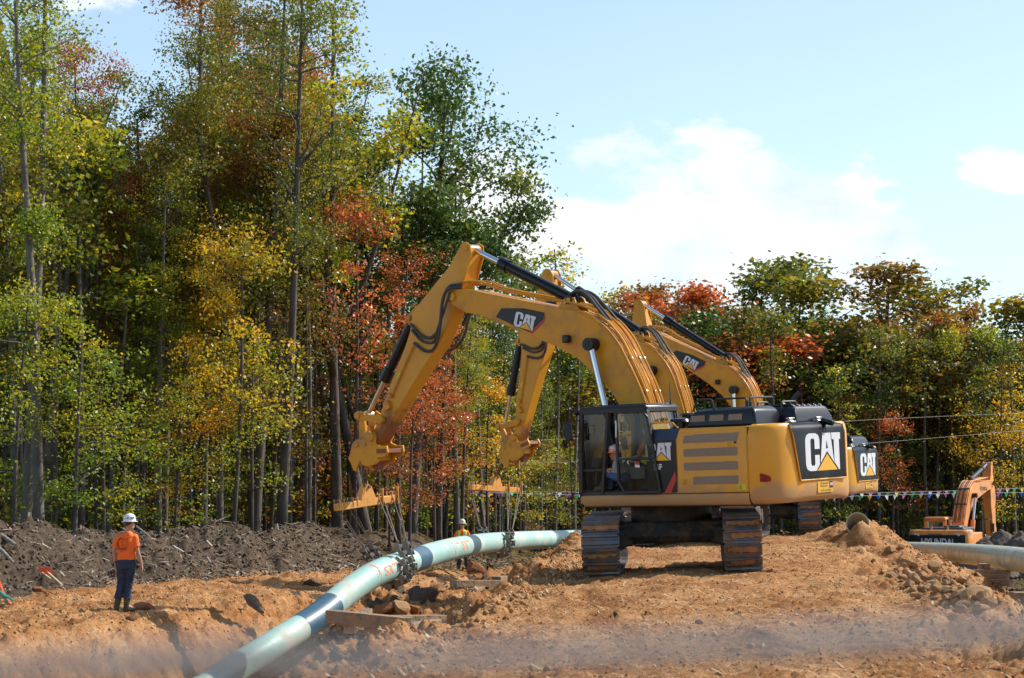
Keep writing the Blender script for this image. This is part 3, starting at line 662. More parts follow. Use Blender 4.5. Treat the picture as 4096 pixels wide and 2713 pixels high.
        for (yy, k0) in ((.02, 6), (.09, 6), (-.15, 7)):
            bt.tube([V(B, (p[0], p[1] + .02), yy) for p in top[k0:]], .022, n=8, smooth=2)
        bt.tube([V(B, (p[0] - .02, p[1] - .08), hw + .03) for p in top[7:]], .024, n=8, smooth=2)
        bt.build('hydraulic_tube', MT['yellow'], boom)
        for i in (2, 4, 6, 9, 12, 14):
            p = top[i]
            for yy in (-.24, -.07, .2): 
                q = V(B, (p[0], p[1] + .01), yy); bc = MB(); bc.box(q, (.05, .07, .05), Matrix.Rotation(.6, 3, 'Y')); bc.build('tube_clamp', MT['zinc'], boom, bevel=.008)
        for i in (9, 14):
            q = V(B, (top[i][0] + .02, top[i][1]), 0); bc = MB(); bc.box(q, (.03, .56, .03), Matrix.Rotation(.9, 3, 'Y')); bc.build('clamp_bar', MT['zinc'], boom, bevel=.008)
        for yy in (.15, -.12, .05):
            bk.tube([V(B, (2.2, 5.42), yy * .5), V(B, (1.95, 5.5), yy), V(B, (1.7, 5.4), yy), V(B, (1.5, 5.2), yy * 1.2), V(B, (1.3, 4.98), yy * 1.3), V(B, (1.2, 4.86), yy * 1.3)], .032)
        bk.build('hydraulic_hose', MT['rubber'], boom)
        bh = MB(); e = hw + .06
        bh.tube([V(B, (4.80, 5.82), e - .1), V(B, (5.0, 5.83), e), V(B, (5.16, 5.72), e), V(B, (5.28, 5.45), e), V(B, (5.34, 5.12), e), V(S, (5.46, 4.9), e - .04), V(S, (5.73, 4.78), sw + .05), V(S, (5.98, 4.85), sw + .05), V(S, (6.2, 5.05), sw + .04), V(S, (6.3, 5.1), sw - .02)], .034)
        bh.tube([V(B, (4.80, 5.78), e - .1), V(B, (5.02, 5.76), e + .05), V(B, (5.2, 5.58), e + .05), V(B, (5.29, 5.15), e + .04), V(S, (5.42, 4.74), e), V(S, (5.66, 4.52), sw + .06), V(S, (5.92, 4.53), sw + .05), V(S, (6.18, 4.70), sw + .04)], .034)
        bh.tube([V(B, (5.05, 5.70), e), V(B, (5.22, 5.3), e + .02), V(S, (5.42, 4.95), e), V(S, (5.62, 4.70), sw + .05), V(S, (5.95, 4.72), sw + .04), V(S, (6.24, 4.98), sw + .03)], .028)
        bh.tube([V(B, (4.95, 5.6), -e), V(B, (5.2, 5.15), -e - .03), V(B, (5.31, 4.85), -e - .03), V(S, (5.5, 4.58), -sw - .12), V(S, (5.85, 4.49), -sw - .05)], .034)
        bh.build('hydraulic_hose', MT['rubber'], boom)
        b = MB(); b.tube([V(S, (6.18, 4.70), sw + .04), V(S, (6.5, 4.2), sw + .04), V(S, (6.86, 3.62), sw + .04)], .02)
        b.box(V(S, (6.98, 3.42), sw + .05), (.12, .1, .18), Matrix.Rotation(.5, 3, 'Y')); b.box(V(S, (6.90, 3.62), sw + .05), (.06, .08, .1), Matrix.Rotation(.5, 3, 'Y'))
        b.build('stick_tube', MT['yellow'], stick, bevel=.004)
        b = MB(); b.box(V(B, (2.07, 4.54), hw + .09), (.14, .14, .16)); b.cyl(V(B, (2.07, 4.54), hw), V(B, (2.07, 4.54), hw + .06), .03); b.build('work_lamp', MT['black'], boom, bevel=.025)
        b = MB(); b.flat([V(S, p, sw + .004) for p in [(6.66, 3.94), (6.74, 3.98), (6.66, 4.12), (6.58, 4.08)]]); b.build('safety_sticker', MT['warn'], stick, smooth=0)
    return S, B, N

def panel(pts, y, name, mat, parent, smooth=0):
    b = MB(); b.flat([(p[0], y, p[1]) for p in pts]); return b.build(name, mat, parent, smooth=smooth)

def digger(M, name, label, phi, db, ds, group='yellow excavators lined up on the haul road'):
    root = empty(name, label=label, cat='excavator', group=group, mat=M)
    undercarriage(root, phi, MT['track'], MT['under'])
    y, yd, bk = MT['yellow'], MT['yellow_dirty'], MT['black']
    # upper frame
    b = MB(); b.bb(-2.7, .95, -1.38, 1.38, 1.22, 1.34); b.bb(-.4, 1.0, -.5, .5, 1.34, 1.5); b.bb(-.65, 1.0, -1.4, 1.44, 1.34, 1.475)
    for s in (-1, 1): b.prism([(-.15, 1.3), (-.1, 1.9), (.1, 2.2), (.4, 2.2), (.9, 1.85), (1.1, 1.5), (1.1, 1.3)], s * .36, s * .42)
    b.build('revolving_frame', MT['black_matte'], root, bevel=.01)
    for s in (1, -1):
        pr = [(s * 1.42, 1.24), (s * 1.47, 1.26), (s * 1.505, 1.32), (s * 1.51, 1.40), (s * 1.495, 1.462), (s * 1.42, 1.47)]
        b = MB(); b.prism(pr, -2.70, 1.06, 'x'); b.build('side_skirt', yd, root, bevel=.015)
    b = MB(); b.bb(1.0, 1.10, .42, 1.50, 1.25, 1.50); b.build('front_bumper', MT['black_matte'], root, bevel=.03)
    # engine house
    prof = [(1.49, 1.475), (1.49, 2.46), (1.42, 2.668), (-1.42, 2.668), (-1.49, 2.46), (-1.49, 1.475)]
    b = MB(); b.prism(prof, -2.715, -.62, 'x'); b.build('engine_house', yd, root, bevel=.006)
    for s in (1, -1):
        b = MB(); b.prism([(s * 1.47, 1.48), (s * 1.503, 1.48), (s * 1.503, 2.462), (s * 1.432, 2.672), (s * 1.38, 2.672), (s * 1.38, 2.4)], -2.695, -1.19, 'x')
        dr = b.build('engine_door', yd, root, bevel=.006)
        e = s * 1.506
        for k, (x0, x1, z0, z1) in enumerate([(-1.335, -2.52, 2.40, 2.462), (-1.335, -2.505, 2.145, 2.30), (-1.325, -2.505, 1.89, 2.045), (-1.525, -2.505, 1.63, 1.785)]):
            b = MB()
            if k == 0: b.flat([(x0 + .01, e, 2.395), (x1 + .015, e, 2.40), (x1 - .0, e, 2.462), (x0 - .0, e, 2.462)]); b.flat([(x0, e, 2.462), (x1, e, 2.462), (x1 - .02, s * 1.472, 2.562), (x0 - .02, s * 1.472, 2.552)])
            else: b.flat([(x0, e, z0 + .015), (x0 - .015, e, z0), (x1 + .01, e, z0), (x1, e, z0 + .015), (x1, e, z1 - .01), (x1 + .01, e, z1), (x0 - .02, e, z1 - .01), (x0, e, z1 - .03)])
            b.build('grille', MT['grille'], dr, smooth=0)
        if s > 0:
            b = MB(); b.bb(-1.385, -1.29, 1.5, 1.512, 1.64, 1.735); b.bb(-1.35, -1.31, 1.5, 1.53, 1.65, 1.72); b.build('door_latch', MT['yellow'], dr, bevel=.004)
            st = panel([(-2.26, 2.305), (-2.49, 2.31), (-2.49, 2.405), (-2.26, 2.40)], e + .002, 'dealer_sticker', MT['sticker'], dr)
            panel([(-2.435, 2.36), (-2.488, 2.361), (-2.488, 2.403), (-2.435, 2.402)], e + .004, 'sticker_square', MT['black'], st)
            text_on('Cleveland', (-2.29, e + .004, 2.372), (-1, 0, 0), (0, 0, 1), .12, .018, MT['black'], st)
            text_on('Brothers', (-2.29, e + .004, 2.347), (-1, 0, 0), (0, 0, 1), .10, .018, MT['black'], st)
            text_on('1-800-232-8940', (-2.30, e + .004, 2.318), (-1, 0, 0), (0, 0, 1), .15, .015, MT['black'], st)
            wa = panel([(-2.49, 1.515), (-2.66, 1.52), (-2.66, 1.62), (-2.49, 1.615)], e + .002, 'warning_sticker', MT['warn'], dr)
            b = MB()
            for (p, q) in (((-2.505, 1.535), (-2.575, 1.537)), ((-2.505, 1.535), (-2.54, 1.60)), ((-2.575, 1.537), (-2.54, 1.60))): b.beam((p[0], e + .004, p[1]), (q[0], e + .004, q[1]), .002, .009)
            b.build('triangle_symbol', MT['black'], wa, smooth=0)
    # black side panel with lettering
    e = 1.509
    sp = panel([(-.50, 1.49), (-1.155, 1.49), (-1.175, 1.9), (-1.165, 2.464), (-.50, 2.464)], e, 'side_panel', bk, root)
    b = MB(); b.flat([(-.5, e, 2.464), (-1.165, e, 2.464), (-1.225, 1.437, 2.676), (-.5, 1.437, 2.676)]); b.build('panel_top', pm_navy, sp, smooth=0)
    panel([(-1.14, 1.90), (-1.15, 1.72), (-1.03, 1.49), (-.885, 1.49)], e + .003, 'red_stripe', MT['red'], sp)
    cat_letters((-.49, e + .003, 2.09), (-1, 0, 0), (0, 0, 1), .585, .33, sp, (0, .002, 0))
    text_on('336F', (-.58, e + .004, 1.915), (-1, 0, 0), (0, 0, 1), .27, .115, MT['white'], sp, bold=.03)
    # domes on the engine house
    b = MB(); b.loft([[(x, yy, z) for (x, yy) in [(-2.73 + i, .30 + i), (-2.73 + i, 1.22 - i), (-1.25 - i - sl, 1.22 - i), (-1.25 - i - sl, .30 + i)]] for (z, i, sl) in ((2.672, -.02, -.02), (2.78, 0, 0), (2.92, .02, .03), (3.0, .07, .12), (3.03, .15, .3))])
    dm = b.build('engine_hood', bk, root, bevel=.05, seg=3)
    for (x0, x1) in ((-1.33, -1.65), (-1.74, -2.06), (-2.15, -2.46)):
        b = MB(); b.flat([(x0, 1.228, 2.785), (x1, 1.228, 2.785), (x1, 1.218, 2.90), (x0 - .02, 1.218, 2.895)]); b.build('grille', MT['grille'], dm, smooth=0)
    b = MB(); b.loft([[(x, yy, z) for (x, yy) in [(-3.02 + i * .9, -1.12 + i), (-3.02 + i * .9, .27 - i), (-1.9 - i, .27 - i), (-1.9 - i, -1.12 + i)]] for (z, i) in ((2.68, -.02), (2.82, .02), (2.96, .07), (3.03, .16))])
    rh = b.build('rear_hood', bk, root, bevel=.05, seg=3)
    b = MB()
    for k in range(6):
        yy = .1 - k * .2; b.beam((-2.1, yy, 3.03), (-2.86, yy, 3.03), .06, .035); b.beam((-2.86, yy, 3.035), (-2.97, yy, 2.90), .06, .03)
    b.build('hood_rib', bk, rh, bevel=.012)
    b = MB(); b.bb(-1.9, -.7, -1.3, .25, 2.66, 2.8); b.bb(-2.0, -1.6, -1.2, .2, 2.8, 2.93); b.build('hood_base', MT['black_matte'], root, bevel=.03)
    b = MB(); b.tube([(-2.35, -.82, 3.02), (-2.35, -.82, 3.12), (-2.38, -.84, 3.2), (-2.44, -.9, 3.27)], [.055, .055, .05, .045], n=12); b.build('exhaust_pipe', MT['black_matte'], root)
    b = MB(); b.cyl((-.95, 1.0, 2.66), (-.95, 1.0, 2.80), .13, n=20); b.cyl((-.95, 1.0, 2.80), (-.95, 1.0, 2.85), .20, .17, n=24); b.cyl((-.95, 1.0, 2.85), (-.95, 1.0, 2.875), .17, .09, n=24)
    b.cyl((-.85, .55, 2.66), (-.85, .55, 2.92), .12, n=18); b.cyl((-.85, .55, 2.92), (-.85, .55, 2.96), .18, .14, n=20); b.build('air_precleaner', bk, root)
    # handrails
    def rail(pts, nm='handrail', r=.019, m=None): b = MB(); b.tube(pts, r, n=8, smooth=4); return b.build(nm, m or MT['black_matte'], root)
    def hoop(a, c, h, ax):
        a, c = Vector(a), Vector(c); d = (c - a); k = .08 / d.length
        return [a, a + Vector((0, 0, h - .07)), a + d * (k * .25) + Vector((0, 0, h - .015)), a + d * k + Vector((0, 0, h)), c - d * k + Vector((0, 0, h)), c - d * (k * .25) + Vector((0, 0, h - .015)), c + Vector((0, 0, h - .07)), c]
    rail([(-1.32, 1.1, 2.98), (-1.38, 1.1, 3.12), (-1.44, 1.1, 3.18), (-1.68, 1.1, 3.19), (-1.75, 1.1, 3.15), (-1.77, 1.1, 3.0)])
    rail(hoop((-1.68, .9, 3.0), (-2.37, .9, 3.0), .19, 0))
    rail(hoop((-1.9, .02, 2.9), (-1.9, -.8, 2.9), .31, 0)); rail(hoop((-2.7, .22, 2.95), (-2.7, -.3, 2.95), .15, 0)); rail(hoop((-1.5, -.9, 2.9), (-1.5, -1.3, 2.9), .22, 0))
    b = MB(); b.cyl((-2.38, .9, 3.0), (-2.38, .9, 3.14), .035, n=10); b.build('rail_socket', MT['black_matte'], root)
    b = MB(); b.cyl((-1.9, .02, 2.9), (-1.9, .02, 3.12), .035, n=10); b.build('rail_socket', MT['black_matte'], root)
    rail([(-.60, 1.46, 2.68), (-.61, 1.47, 2.76), (-.66, 1.47, 2.79), (-1.05, 1.47, 2.79), (-1.13, 1.47, 2.75), (-1.2, 1.45, 2.68)], 'yellow_rail', .016, MT['yellow'])
    # counterweight
    def cwring(z, i):
        half = [(-2.725, 1.495 - i), (-2.93, 1.495 - i), (-3.06, 1.45 - i), (-3.17, 1.34 - i * .9), (-3.25, 1.16 - i * .7), (-3.30 + i * .5, .95 - i * .4), (-3.335 + i, .55)]
        return [(x, yy, z) for (x, yy) in half] + [(x, -yy, z) for (x, yy) in reversed(half)]
    b = MB(); b.loft([cwring(z, i) for (z, i) in ((1.255, .13), (1.29, .05), (1.36, .012), (1.48, 0), (2.40, 0), (2.53, .012), (2.62, .045), (2.675, .10), (2.70, .19))])
    cw = b.build('counterweight', yd, root, smooth=50)
    b = MB(); b.bb(-2.72, -2.705, -1.47, 1.47, 1.30, 2.66); b.build('body_seam', MT['black_matte'], root)
    # black rear panel that curls over the top edge
    pf = [(-3.347, 1.655), (-3.347, 2.50), (-3.330, 2.585), (-3.285, 2.655), (-3.20, 2.70), (-3.06, 2.708)]
    b = MB(); zz = [p[1] for p in pf]
    rings = []
    for (x, z) in pf:
        yl = .71 + (.95 - .71) * min(1, max(0, (z - 1.655) / .95)); rings.append([(x + .0, yl, z), (x, 0.3, z), (x, -.3, z), (x, -.93, z)])
    b.loft(rings, caps=False)
    rp = b.build('rear_panel', bk, cw, smooth=60)
    b = MB(); b.tube([(-3.345, .72, 1.64), (-3.345, -.94, 1.64)], .016, n=6, smooth=1); b.tube([(-3.345, -.945, 1.64), (-3.345, -.945, 2.5), (-3.30, -.945, 2.65)], .014, n=6, smooth=1); b.tube([(-3.34, .72, 1.64), (-3.335, .93, 2.5), (-3.29, .955, 2.65)], .014, n=6, smooth=1)
    b.build('panel_rim', y, cw)
    cat_letters((-3.353, .53, 1.80), (0, -1, 0), (0, 0, 1), 1.29, .69, rp, (0, 0, 0))
    st = MB(); st.flat([(-3.345, .13, 1.395), (-3.345, -.43, 1.395), (-3.345, -.43, 1.60), (-3.345, .13, 1.60)]); st = st.build('dealer_sticker', MT['sticker'], cw, smooth=0)
    q = MB(); q.flat([(-3.349, -.30, 1.475), (-3.349, -.425, 1.475), (-3.349, -.425, 1.595), (-3.349, -.30, 1.595)]); q.build('sticker_square', bk, st, smooth=0)
    cat_letters((-3.352, -.31, 1.515), (0, -1, 0), (0, 0, 1), .105, .05, st, (0, 0, 0))
    text_on('Cleveland', (-3.35, .03, 1.548), (0, -1, 0), (0, 0, 1), .28, .036, bk, st); text_on('Brothers', (-3.35, .03, 1.497), (0, -1, 0), (0, 0, 1), .24, .036, bk, st)
    text_on('1-800-232-8940', (-3.35, .04, 1.418), (0, -1, 0), (0, 0, 1), .38, .030, bk, st)
    for s in (1, -1):
        b = MB(); rx = [(-2.945, 1.493), (-3.00, 1.477), (-3.06, 1.455), (-3.12, 1.40)]
        zt, zb_ = (1.81, 1.80, 1.78, 1.74), (1.655, 1.65, 1.65, 1.66)
        b.loft([[(x - .004, s * (yy + .005), zt[i]), (x - .004, s * (yy + .005), zb_[i])] for i, (x, yy) in enumerate(rx)], caps=False)
        b.build('reflector', MT['red'], cw, smooth=0)
    for yy in (.58, -.42):
        b = MB(); b.bb(-3.16, -3.03, yy - .1, yy + .1, 2.70, 2.735); b.bb(-3.12, -3.07, yy - .07, yy + .07, 2.735, 2.77); b.bb(-3.13, -3.05, yy - .1, yy + .1, 2.77, 2.795); b.build('hood_latch', MT['zinc'], cw, bevel=.01)
    b = MB(); b.bb(-3.36, -3.18, -.40, -.27, 2.70, 2.72); b.cyl((-3.22, -.335, 2.72), (-3.46, -.335, 2.66), .06, .05, n=12); b.build('rear_camera', bk, cw, bevel=.01)
    # cab
    cab = MB(); fm = MT['black_matte']
    fr = MB()
    def pil(a, c, w=.07, d=.08): fr.beam(a, c, w, d, up=(0, 1, 0))
    for yy in (1.46, .48):
        pil((1.06, yy, 1.48), (1.04, yy, 2.3), .09, .085); pil((1.04, yy, 2.3), (.985, yy, 3.06), .085, .085)
        pil((.55, yy, 1.48), (.36, yy, 3.05), .06, .10); pil((-.69, yy, 1.48), (-.47, yy, 3.05), .09, .12)
        pil((1.06, yy, 1.49), (-.7, yy, 1.49), .08, .06); pil((1.05, yy, 1.94), (.52, yy, 1.94), .05, .035); pil((1.02, yy, 3.05), (-.5, yy, 3.05), .08, .10)
        fr.flat([(.36, yy + .02, 3.02), (.49, yy + .02, 3.02), (.42, yy + .02, 2.9), (.395, yy + .02, 2.86)])
    fr.bb(-.71, -.66, .46, 1.48, 1.48, 2.60); fr.bb(1.0, 1.08, .46, 1.48, 1.46, 1.54); fr.beam((.99, .46, 3.04), (.99, 1.48, 3.04), .08, .1); fr.beam((-.5, .46, 3.06), (-.5, 1.48, 3.06), .1, .1)
    fr.beam((-.56, .95, 2.62), (-.56, .47, 2.62), .05, .06); fr.beam((-.57, .46, 2.6), (-.49, .46, 3.04), .06, .08); fr.beam((-.57, 1.46, 2.6), (-.49, 1.46, 3.04), .1, .12)
    fr.bb(-.66, 1.0, .46, 1.48, 1.48, 1.53)
    c = fr.build('cab', fm, root, bevel=.012)
    b = MB(); b.loft([[(x, yy, z) for (x, yy) in [(1.03 - i, 1.50 - i), (1.03 - i, .44 + i), (-.53 + i, .44 + i), (-.53 + i, 1.50 - i)]] for (z, i) in ((3.07, 0), (3.12, 0), (3.155, .04))]); b.bb(.6, -.45, .6, 1.35, 3.15, 3.175); b.build('cab_roof', bk, c, bevel=.015)
    g = MT['glass']
    for nm, pts, yy in (('side_window', [(1.03, 1.96), (.965, 3.01), (.40, 3.01), (.54, 1.96)], 1.47), ('lower_side_window', [(1.03, 1.53), (1.03, 1.92), (.53, 1.92), (.54, 1.53)], 1.47),
                        ('side_window', [(1.03, 1.55), (.965, 3.01), (-.47, 3.01), (-.62, 1.9), (-.62, 1.55)], .47)):
        panel(pts, yy, nm, g, c)
    b = MB(); b.flat([(1.06, .52, 1.55), (1.06, 1.42, 1.55), (.985, 1.42, 3.0), (.985, .52, 3.0)]); b.build('windscreen', g, c, smooth=0)
    b = MB(); b.flat([(-.555, .50, 2.64), (-.555, 1.40, 2.64), (-.50, 1.40, 3.0), (-.50, .50, 3.0)]); b.build('rear_window', g, c, smooth=0)
    # door
    db_ = MB(); yy = 1.53
    def dbar(a, c_, w=.055): db_.beam((a[0], yy, a[1]), (c_[0], yy, c_[1]), .05, w, up=(0, 1, 0))
    for (p, q) in (((.135, 1.72), (.14, 3.02)), ((.14, 3.02), (-.47, 3.02)), ((-.47, 3.02), (-.58, 2.9)), ((-.58, 2.9), (-.81, 1.5)), ((-.81, 1.51), (0.0, 1.51)), ((0.0, 1.51), (.135, 1.72)), ((.13, 2.14), (-.70, 2.14))): dbar(p, q)
    d_ = db_.build('cab_door', fm, c, bevel=.012)
    panel([(.11, 2.17), (.11, 2.99), (-.46, 2.99), (-.56, 2.88), (-.68, 2.17)], yy, 'door_window', g, d_); panel([(.11, 2.11), (.11, 1.72), (-.01, 1.54), (-.78, 1.54), (-.69, 2.11)], yy, 'lower_door_window', g, d_)
    b = MB(); b.tube([(.12, yy + .05, 2.55), (.10, yy + .08, 2.6), (.09, yy + .08, 2.8), (.12, yy + .05, 2.86)], .016); b.build('door_handle', MT['white'], d_)
    s_ = panel([(-.27, 1.98), (-.38, 1.97), (-.37, 2.07), (-.26, 2.08)], yy + .03, 'safety_sticker', MT['white'], d_); panel([(-.265, 2.03), (-.375, 2.02), (-.37, 2.07), (-.26, 2.08)], yy + .033, 'sticker_band', MT['red'], s_)
    # seat and controls inside
    b = MB(); b.box((-.18, .98, 1.86), (.5, .5, .14)); b.box((-.43, .98, 2.2), (.14, .48, .62), Matrix.Rotation(-.12, 3, 'Y')); b.box((-.48, .98, 2.58), (.1, .28, .16)); b.bb(-.35, 0, .85, 1.1, 1.52, 1.8); b.build('operator_seat', fm, c, bevel=.04)
    b = MB(); b.bb(-.35, .22, 1.26, 1.36, 1.75, 2.0); b.cyl((.12, 1.3, 1.98), (.15, 1.3, 2.18), .02); b.build('control_console', pm_grey, c, bevel=.02)
    b = MB(); b.bb(-.35, .22, .58, .7, 1.75, 2.0); b.cyl((.12, .64, 1.98), (.15, .64, 2.18), .02); b.build('control_console', pm_grey, c, bevel=.02)
    b = MB(); b.box((.75, .62, 2.05), (.05, .2, .16)); b.cyl((.78, .62, 1.53), (.78, .62, 2.0), .015); b.build('monitor', pm_grey, c)
    for (xx, yl) in ((.68, .95), (.6, 1.1)):
        b = MB(); b.tube([(xx + .02, yl, 1.53), (xx, yl, 1.9)], .015); b.build('travel_lever', fm, c)
    # mirror, lamp, antenna
    b = MB(); b.tube([(1.02, 1.5, 2.9), (1.06, 1.72, 2.88), (1.22, 1.75, 2.88), (1.22, 1.75, 2.62), (1.08, 1.73, 2.6), (1.04, 1.52, 2.6)], .011, smooth=1); b.tube([(1.13, 1.7, 2.62), (1.13, 1.7, 1.5)], .012, smooth=1); b.tube([(1.13, 1.7, 1.5), (1.05, 1.5, 1.5)], .012, smooth=1); b.tube([(.9, 1.5, 2.62), (.78, 1.58, 2.62), (.78, 1.58, 2.8), (.9, 1.5, 2.8)], .008, smooth=1); mb_ = b.build('mirror_bracket', fm, c)
    b = MB(); b.box((1.12, 1.74, 2.68), (.16, .07, .34), Matrix.Rotation(.12, 3, 'Y')); b.build('mirror', bk, mb_, bevel=.02)
    b = MB(); b.cyl((1.05, 1.42, 3.08), (1.15, 1.44, 3.05), .06, .07, n=14); b.build('work_lamp', bk, c, bevel=.008)
    b = MB(); b.tube([(-.5, .62, 3.1), (-.5, .62, 3.25), (-.5, .62, 3.55)], [.022, .012, .006], smooth=1); b.build('antenna', bk, c)
    # fuel tank and toolbox on the far side
    b = MB(); b.bb(-.6, 1.0, -1.47, -.55, 1.48, 2.3); b.build('tool_box', yd, root, bevel=.04)
    S, B, N = front_linkage(root, db, ds, MT['yellow'], MT['yellow'])
    return root, S, B
pm_navy = pm('navy_panel_top', (.016, .03, .07), None, 5, .35)
pm_grey = pm('grey_console', (.16, .16, .155), None, 5, .6)

EX = []
M1 = machine_matrix((3.13, 42.3, 0.03), 38, 2.2, 1.2)
M2 = machine_matrix((4.96, 58.0, .13), 34.0, 2.4, 1.0)
M3 = machine_matrix((8.19, 69.39, .06), 30.5, 1.6, 1.2)
EX.append(digger(M1, 'excavator', 'nearest yellow excavator with its cab door and lettered counterweight in full view', R(38 - 4.7), 0, 0))
EX.append(digger(M2, 'excavator', 'middle yellow excavator, mostly hidden behind the nearest one, with a rust stained stick', R(34.0 - 13), 0.190, -0.527))
EX.append(digger(M3, 'excavator', 'farthest yellow excavator on the haul road, its counterweight showing past the nearest one', R(30.5 - 8), 0.223, -0.737))
# ------------------------------------------------------------------ orange excavator beyond the ridge
def orange_machine():
    M = machine_matrix((21.8, 106.9, -3.1), 118, .6, 0)
    og = pm('orange_machine_paint', (0.86, 0.31, 0.055), (0.76, 0.26, 0.045), 2, .45, coat=.2, dirt=(.36, .2, .1), dirt_amt=.36)
    dk = pm('dark_grey_machine_paint', (.03, .04, .05), None, 4, .5)
    root = empty('excavator', label='orange excavator parked low beyond the dirt ridge with its back to the viewer', cat='excavator', mat=M)
    undercarriage(root, R(0), MT['track'], MT['under'])
    b = MB(); b.bb(-2.7, 1.0, -1.38, 1.38, 1.2, 1.42); b.build('revolving_frame', MT['black_matte'], root, bevel=.02)
    b = MB(); b.bb(-2.6, -.6, -1.46, 1.46, 1.42, 2.42); b.build('engine_house', og, root, bevel=.05)
    b = MB(); b.bb(-.6, .95, -1.46, -.55, 1.42, 2.1); b.build('tool_box', og, root, bevel=.05)
    def ring(z, i):
        half = [(-2.3, 1.49 - i), (-2.85, 1.49 - i), (-3.08, 1.40 - i), (-3.18 + i, 1.15 - i), (-3.22 + i, .6)]
        return [(x, yy, z) for (x, yy) in half] + [(x, -yy, z) for (x, yy) in reversed(half)]
    b = MB(); b.loft([ring(z, i) for (z, i) in ((1.25, .08), (1.34, 0), (2.42, 0), (2.52, .03), (2.58, .1))]); cw = b.build('counterweight', og, root, smooth=50)
    b = MB(); rr = [(-2.86, 1.495), (-3.09, 1.405), (-3.188, 1.153), (-3.226, .6), (-3.226, -.6), (-3.188, -1.153), (-3.12, -1.33)]
    b.loft([[(x - .008, yy * 1.003, 2.34), (x - .008, yy * 1.003, 1.52)] for (x, yy) in rr], caps=False); bp = b.build('dark_band', dk, cw, smooth=50)
    text_on('HYUNDAi', (-3.245, .78, 1.84), (0, -1, 0), (0, 0, 1), 1.56, .34, MT['white'], bp, bold=.03)
    for yy in (1.0, -.98):
        b = MB(); b.flat([(-3.19, yy + .13, 2.29), (-3.22, yy - .13, 2.29), (-3.22, yy - .13, 2.42), (-3.19, yy + .13, 2.42)]); b.build('sticker', MT['white'], cw, smooth=0)
    b = MB(); b.flat([(-3.232, .45, 2.36), (-3.232, -.25, 2.36), (-3.232, -.25, 2.39), (-3.232, .45, 2.39)]); b.build('sticker', pm_navy, cw, smooth=0)
    b = MB(); b.bb(-2.9, -1.0, -1.2, .9, 2.42, 2.68); b.build('engine_hood', dk, root, bevel=.07, seg=3)
    b = MB(); b.bb(-2.5, -1.3, -.9, -.1, 2.66, 2.76); b.build('hood_bulge', dk, root, bevel=.05)
    for yy in (.35, -.45):
        b = MB(); b.cyl((-2.98, yy, 2.55), (-2.98, yy, 2.78), .05, .035, n=10); b.build('lifting_eye', og, cw)
    # cab
    fr = MB()
    for yy in (1.44, .46):
        fr.beam((-.45, yy, 1.45), (-.4, yy, 3.05), .1, .14, up=(0, 1, 0)); fr.beam((1.2, yy, 1.45), (1.0, yy, 3.05), .08, .08, up=(0, 1, 0)); fr.beam((.35, yy, 1.45), (.35, yy, 3.05), .07, .08, up=(0, 1, 0))
        fr.beam((-.45, yy, 1.5), (1.2, yy, 1.5), .08, .12, up=(0, 1, 0)); fr.beam((-.45, yy, 3.05), (1.0, yy, 3.05), .08, .1, up=(0, 1, 0))
    fr.bb(-.49, -.40, .42, 1.48, 1.45, 2.5); fr.bb(-.47, -.38, .42, .56, 2.5, 3.0); fr.bb(-.47, -.38, 1.34, 1.48, 2.5, 3.0); fr.bb(-.47, -.38, .42, 1.48, 2.92, 3.0)
    c = fr.build('cab', og, root, bevel=.02)
    b = MB(); b.bb(-.5, 1.1, .42, 1.49, 3.0, 3.14); b.build('cab_roof', og, c, bevel=.05, seg=3)
    b = MB(); b.flat([(-.455, .56, 2.5), (-.455, 1.34, 2.5), (-.44, 1.34, 2.92), (-.44, .56, 2.92)]); b.build('rear_window', MT['glass'], c, smooth=0)
    panel([(1.12, 1.55), (1.0, 3.0), (-.38, 3.0), (-.38, 1.55)], 1.44, 'side_window', MT['glass'], c); panel([(1.12, 1.55), (1.0, 3.0), (-.38, 3.0), (-.38, 1.55)], .47, 'side_window', MT['glass'], c)
    b = MB(); b.box((-.05, .95, 2.1), (.15, .5, .9)); b.build('operator_seat', MT['black_matte'], c, bevel=.03)
    b = MB(); b.tube([(1.15, 1.5, 2.9), (1.2, 1.75, 2.9), (1.2, 1.75, 2.4)], .015); b.box((1.2, 1.75, 2.65), (.06, .18, .34)); b.build('mirror', dk, c)
    b = MB(); b.tube([(.9, -1.45, 2.1), (.9, -1.45, 2.95), (.9, -1.2, 3.0), (.9, -.95, 2.95), (.9, -.95, 2.1)], .025, smooth=2); b.build('handrail', MT['black_matte'], root)
    b = MB(); b.box((1.0, -1.5, 2.6), (.06, .2, .42)); b.tube([(.95, -1.45, 2.3), (1.0, -1.5, 2.6)], .015); b.build('mirror', dk, root, bevel=.03)
    front_linkage(root, -.17, -.36, og, og, simple=True, decal=False, coupler=True, hoses=False)
    e = .306; B = lambda p: rot2(p, (.25, 2.0), -.17)
    bb_ = MB()
    for s in (-1, 1):
        O = B((3.9 if s < 0 else 3.9, 5.1)); Q = B((2.9, 4.86))
    text_on('HYUNDAI', (B((2.75, 4.88))[0], -e, B((2.75, 4.88))[1]), (1.0, 0, -.03), (.03, 0, 1.0), 1.3, .2, MT['rubber'], root, 'boom_lettering', bold=.02)
    bt = MB()
    top = [(4.3, 5.76), (3.5, 5.56), (2.7, 5.38), (1.8, 5.17), (1.5, 5.03), (1.22, 4.84), (1.0, 4.62), (.82, 4.38), (.66, 4.08), (.5, 3.78), (.34, 3.42), (.16, 2.85)]
    for k, yy in enumerate((-.26, -.16, -.05, .07, .17, .26)):
        bt = MB(); bt.tube([(B(p)[0] - .05, yy, B(p)[1] + .04) for p in top], .026, n=7, smooth=2); bt.build('hydraulic_tube', MT['rubber'] if k in (2, 4) else og, root)
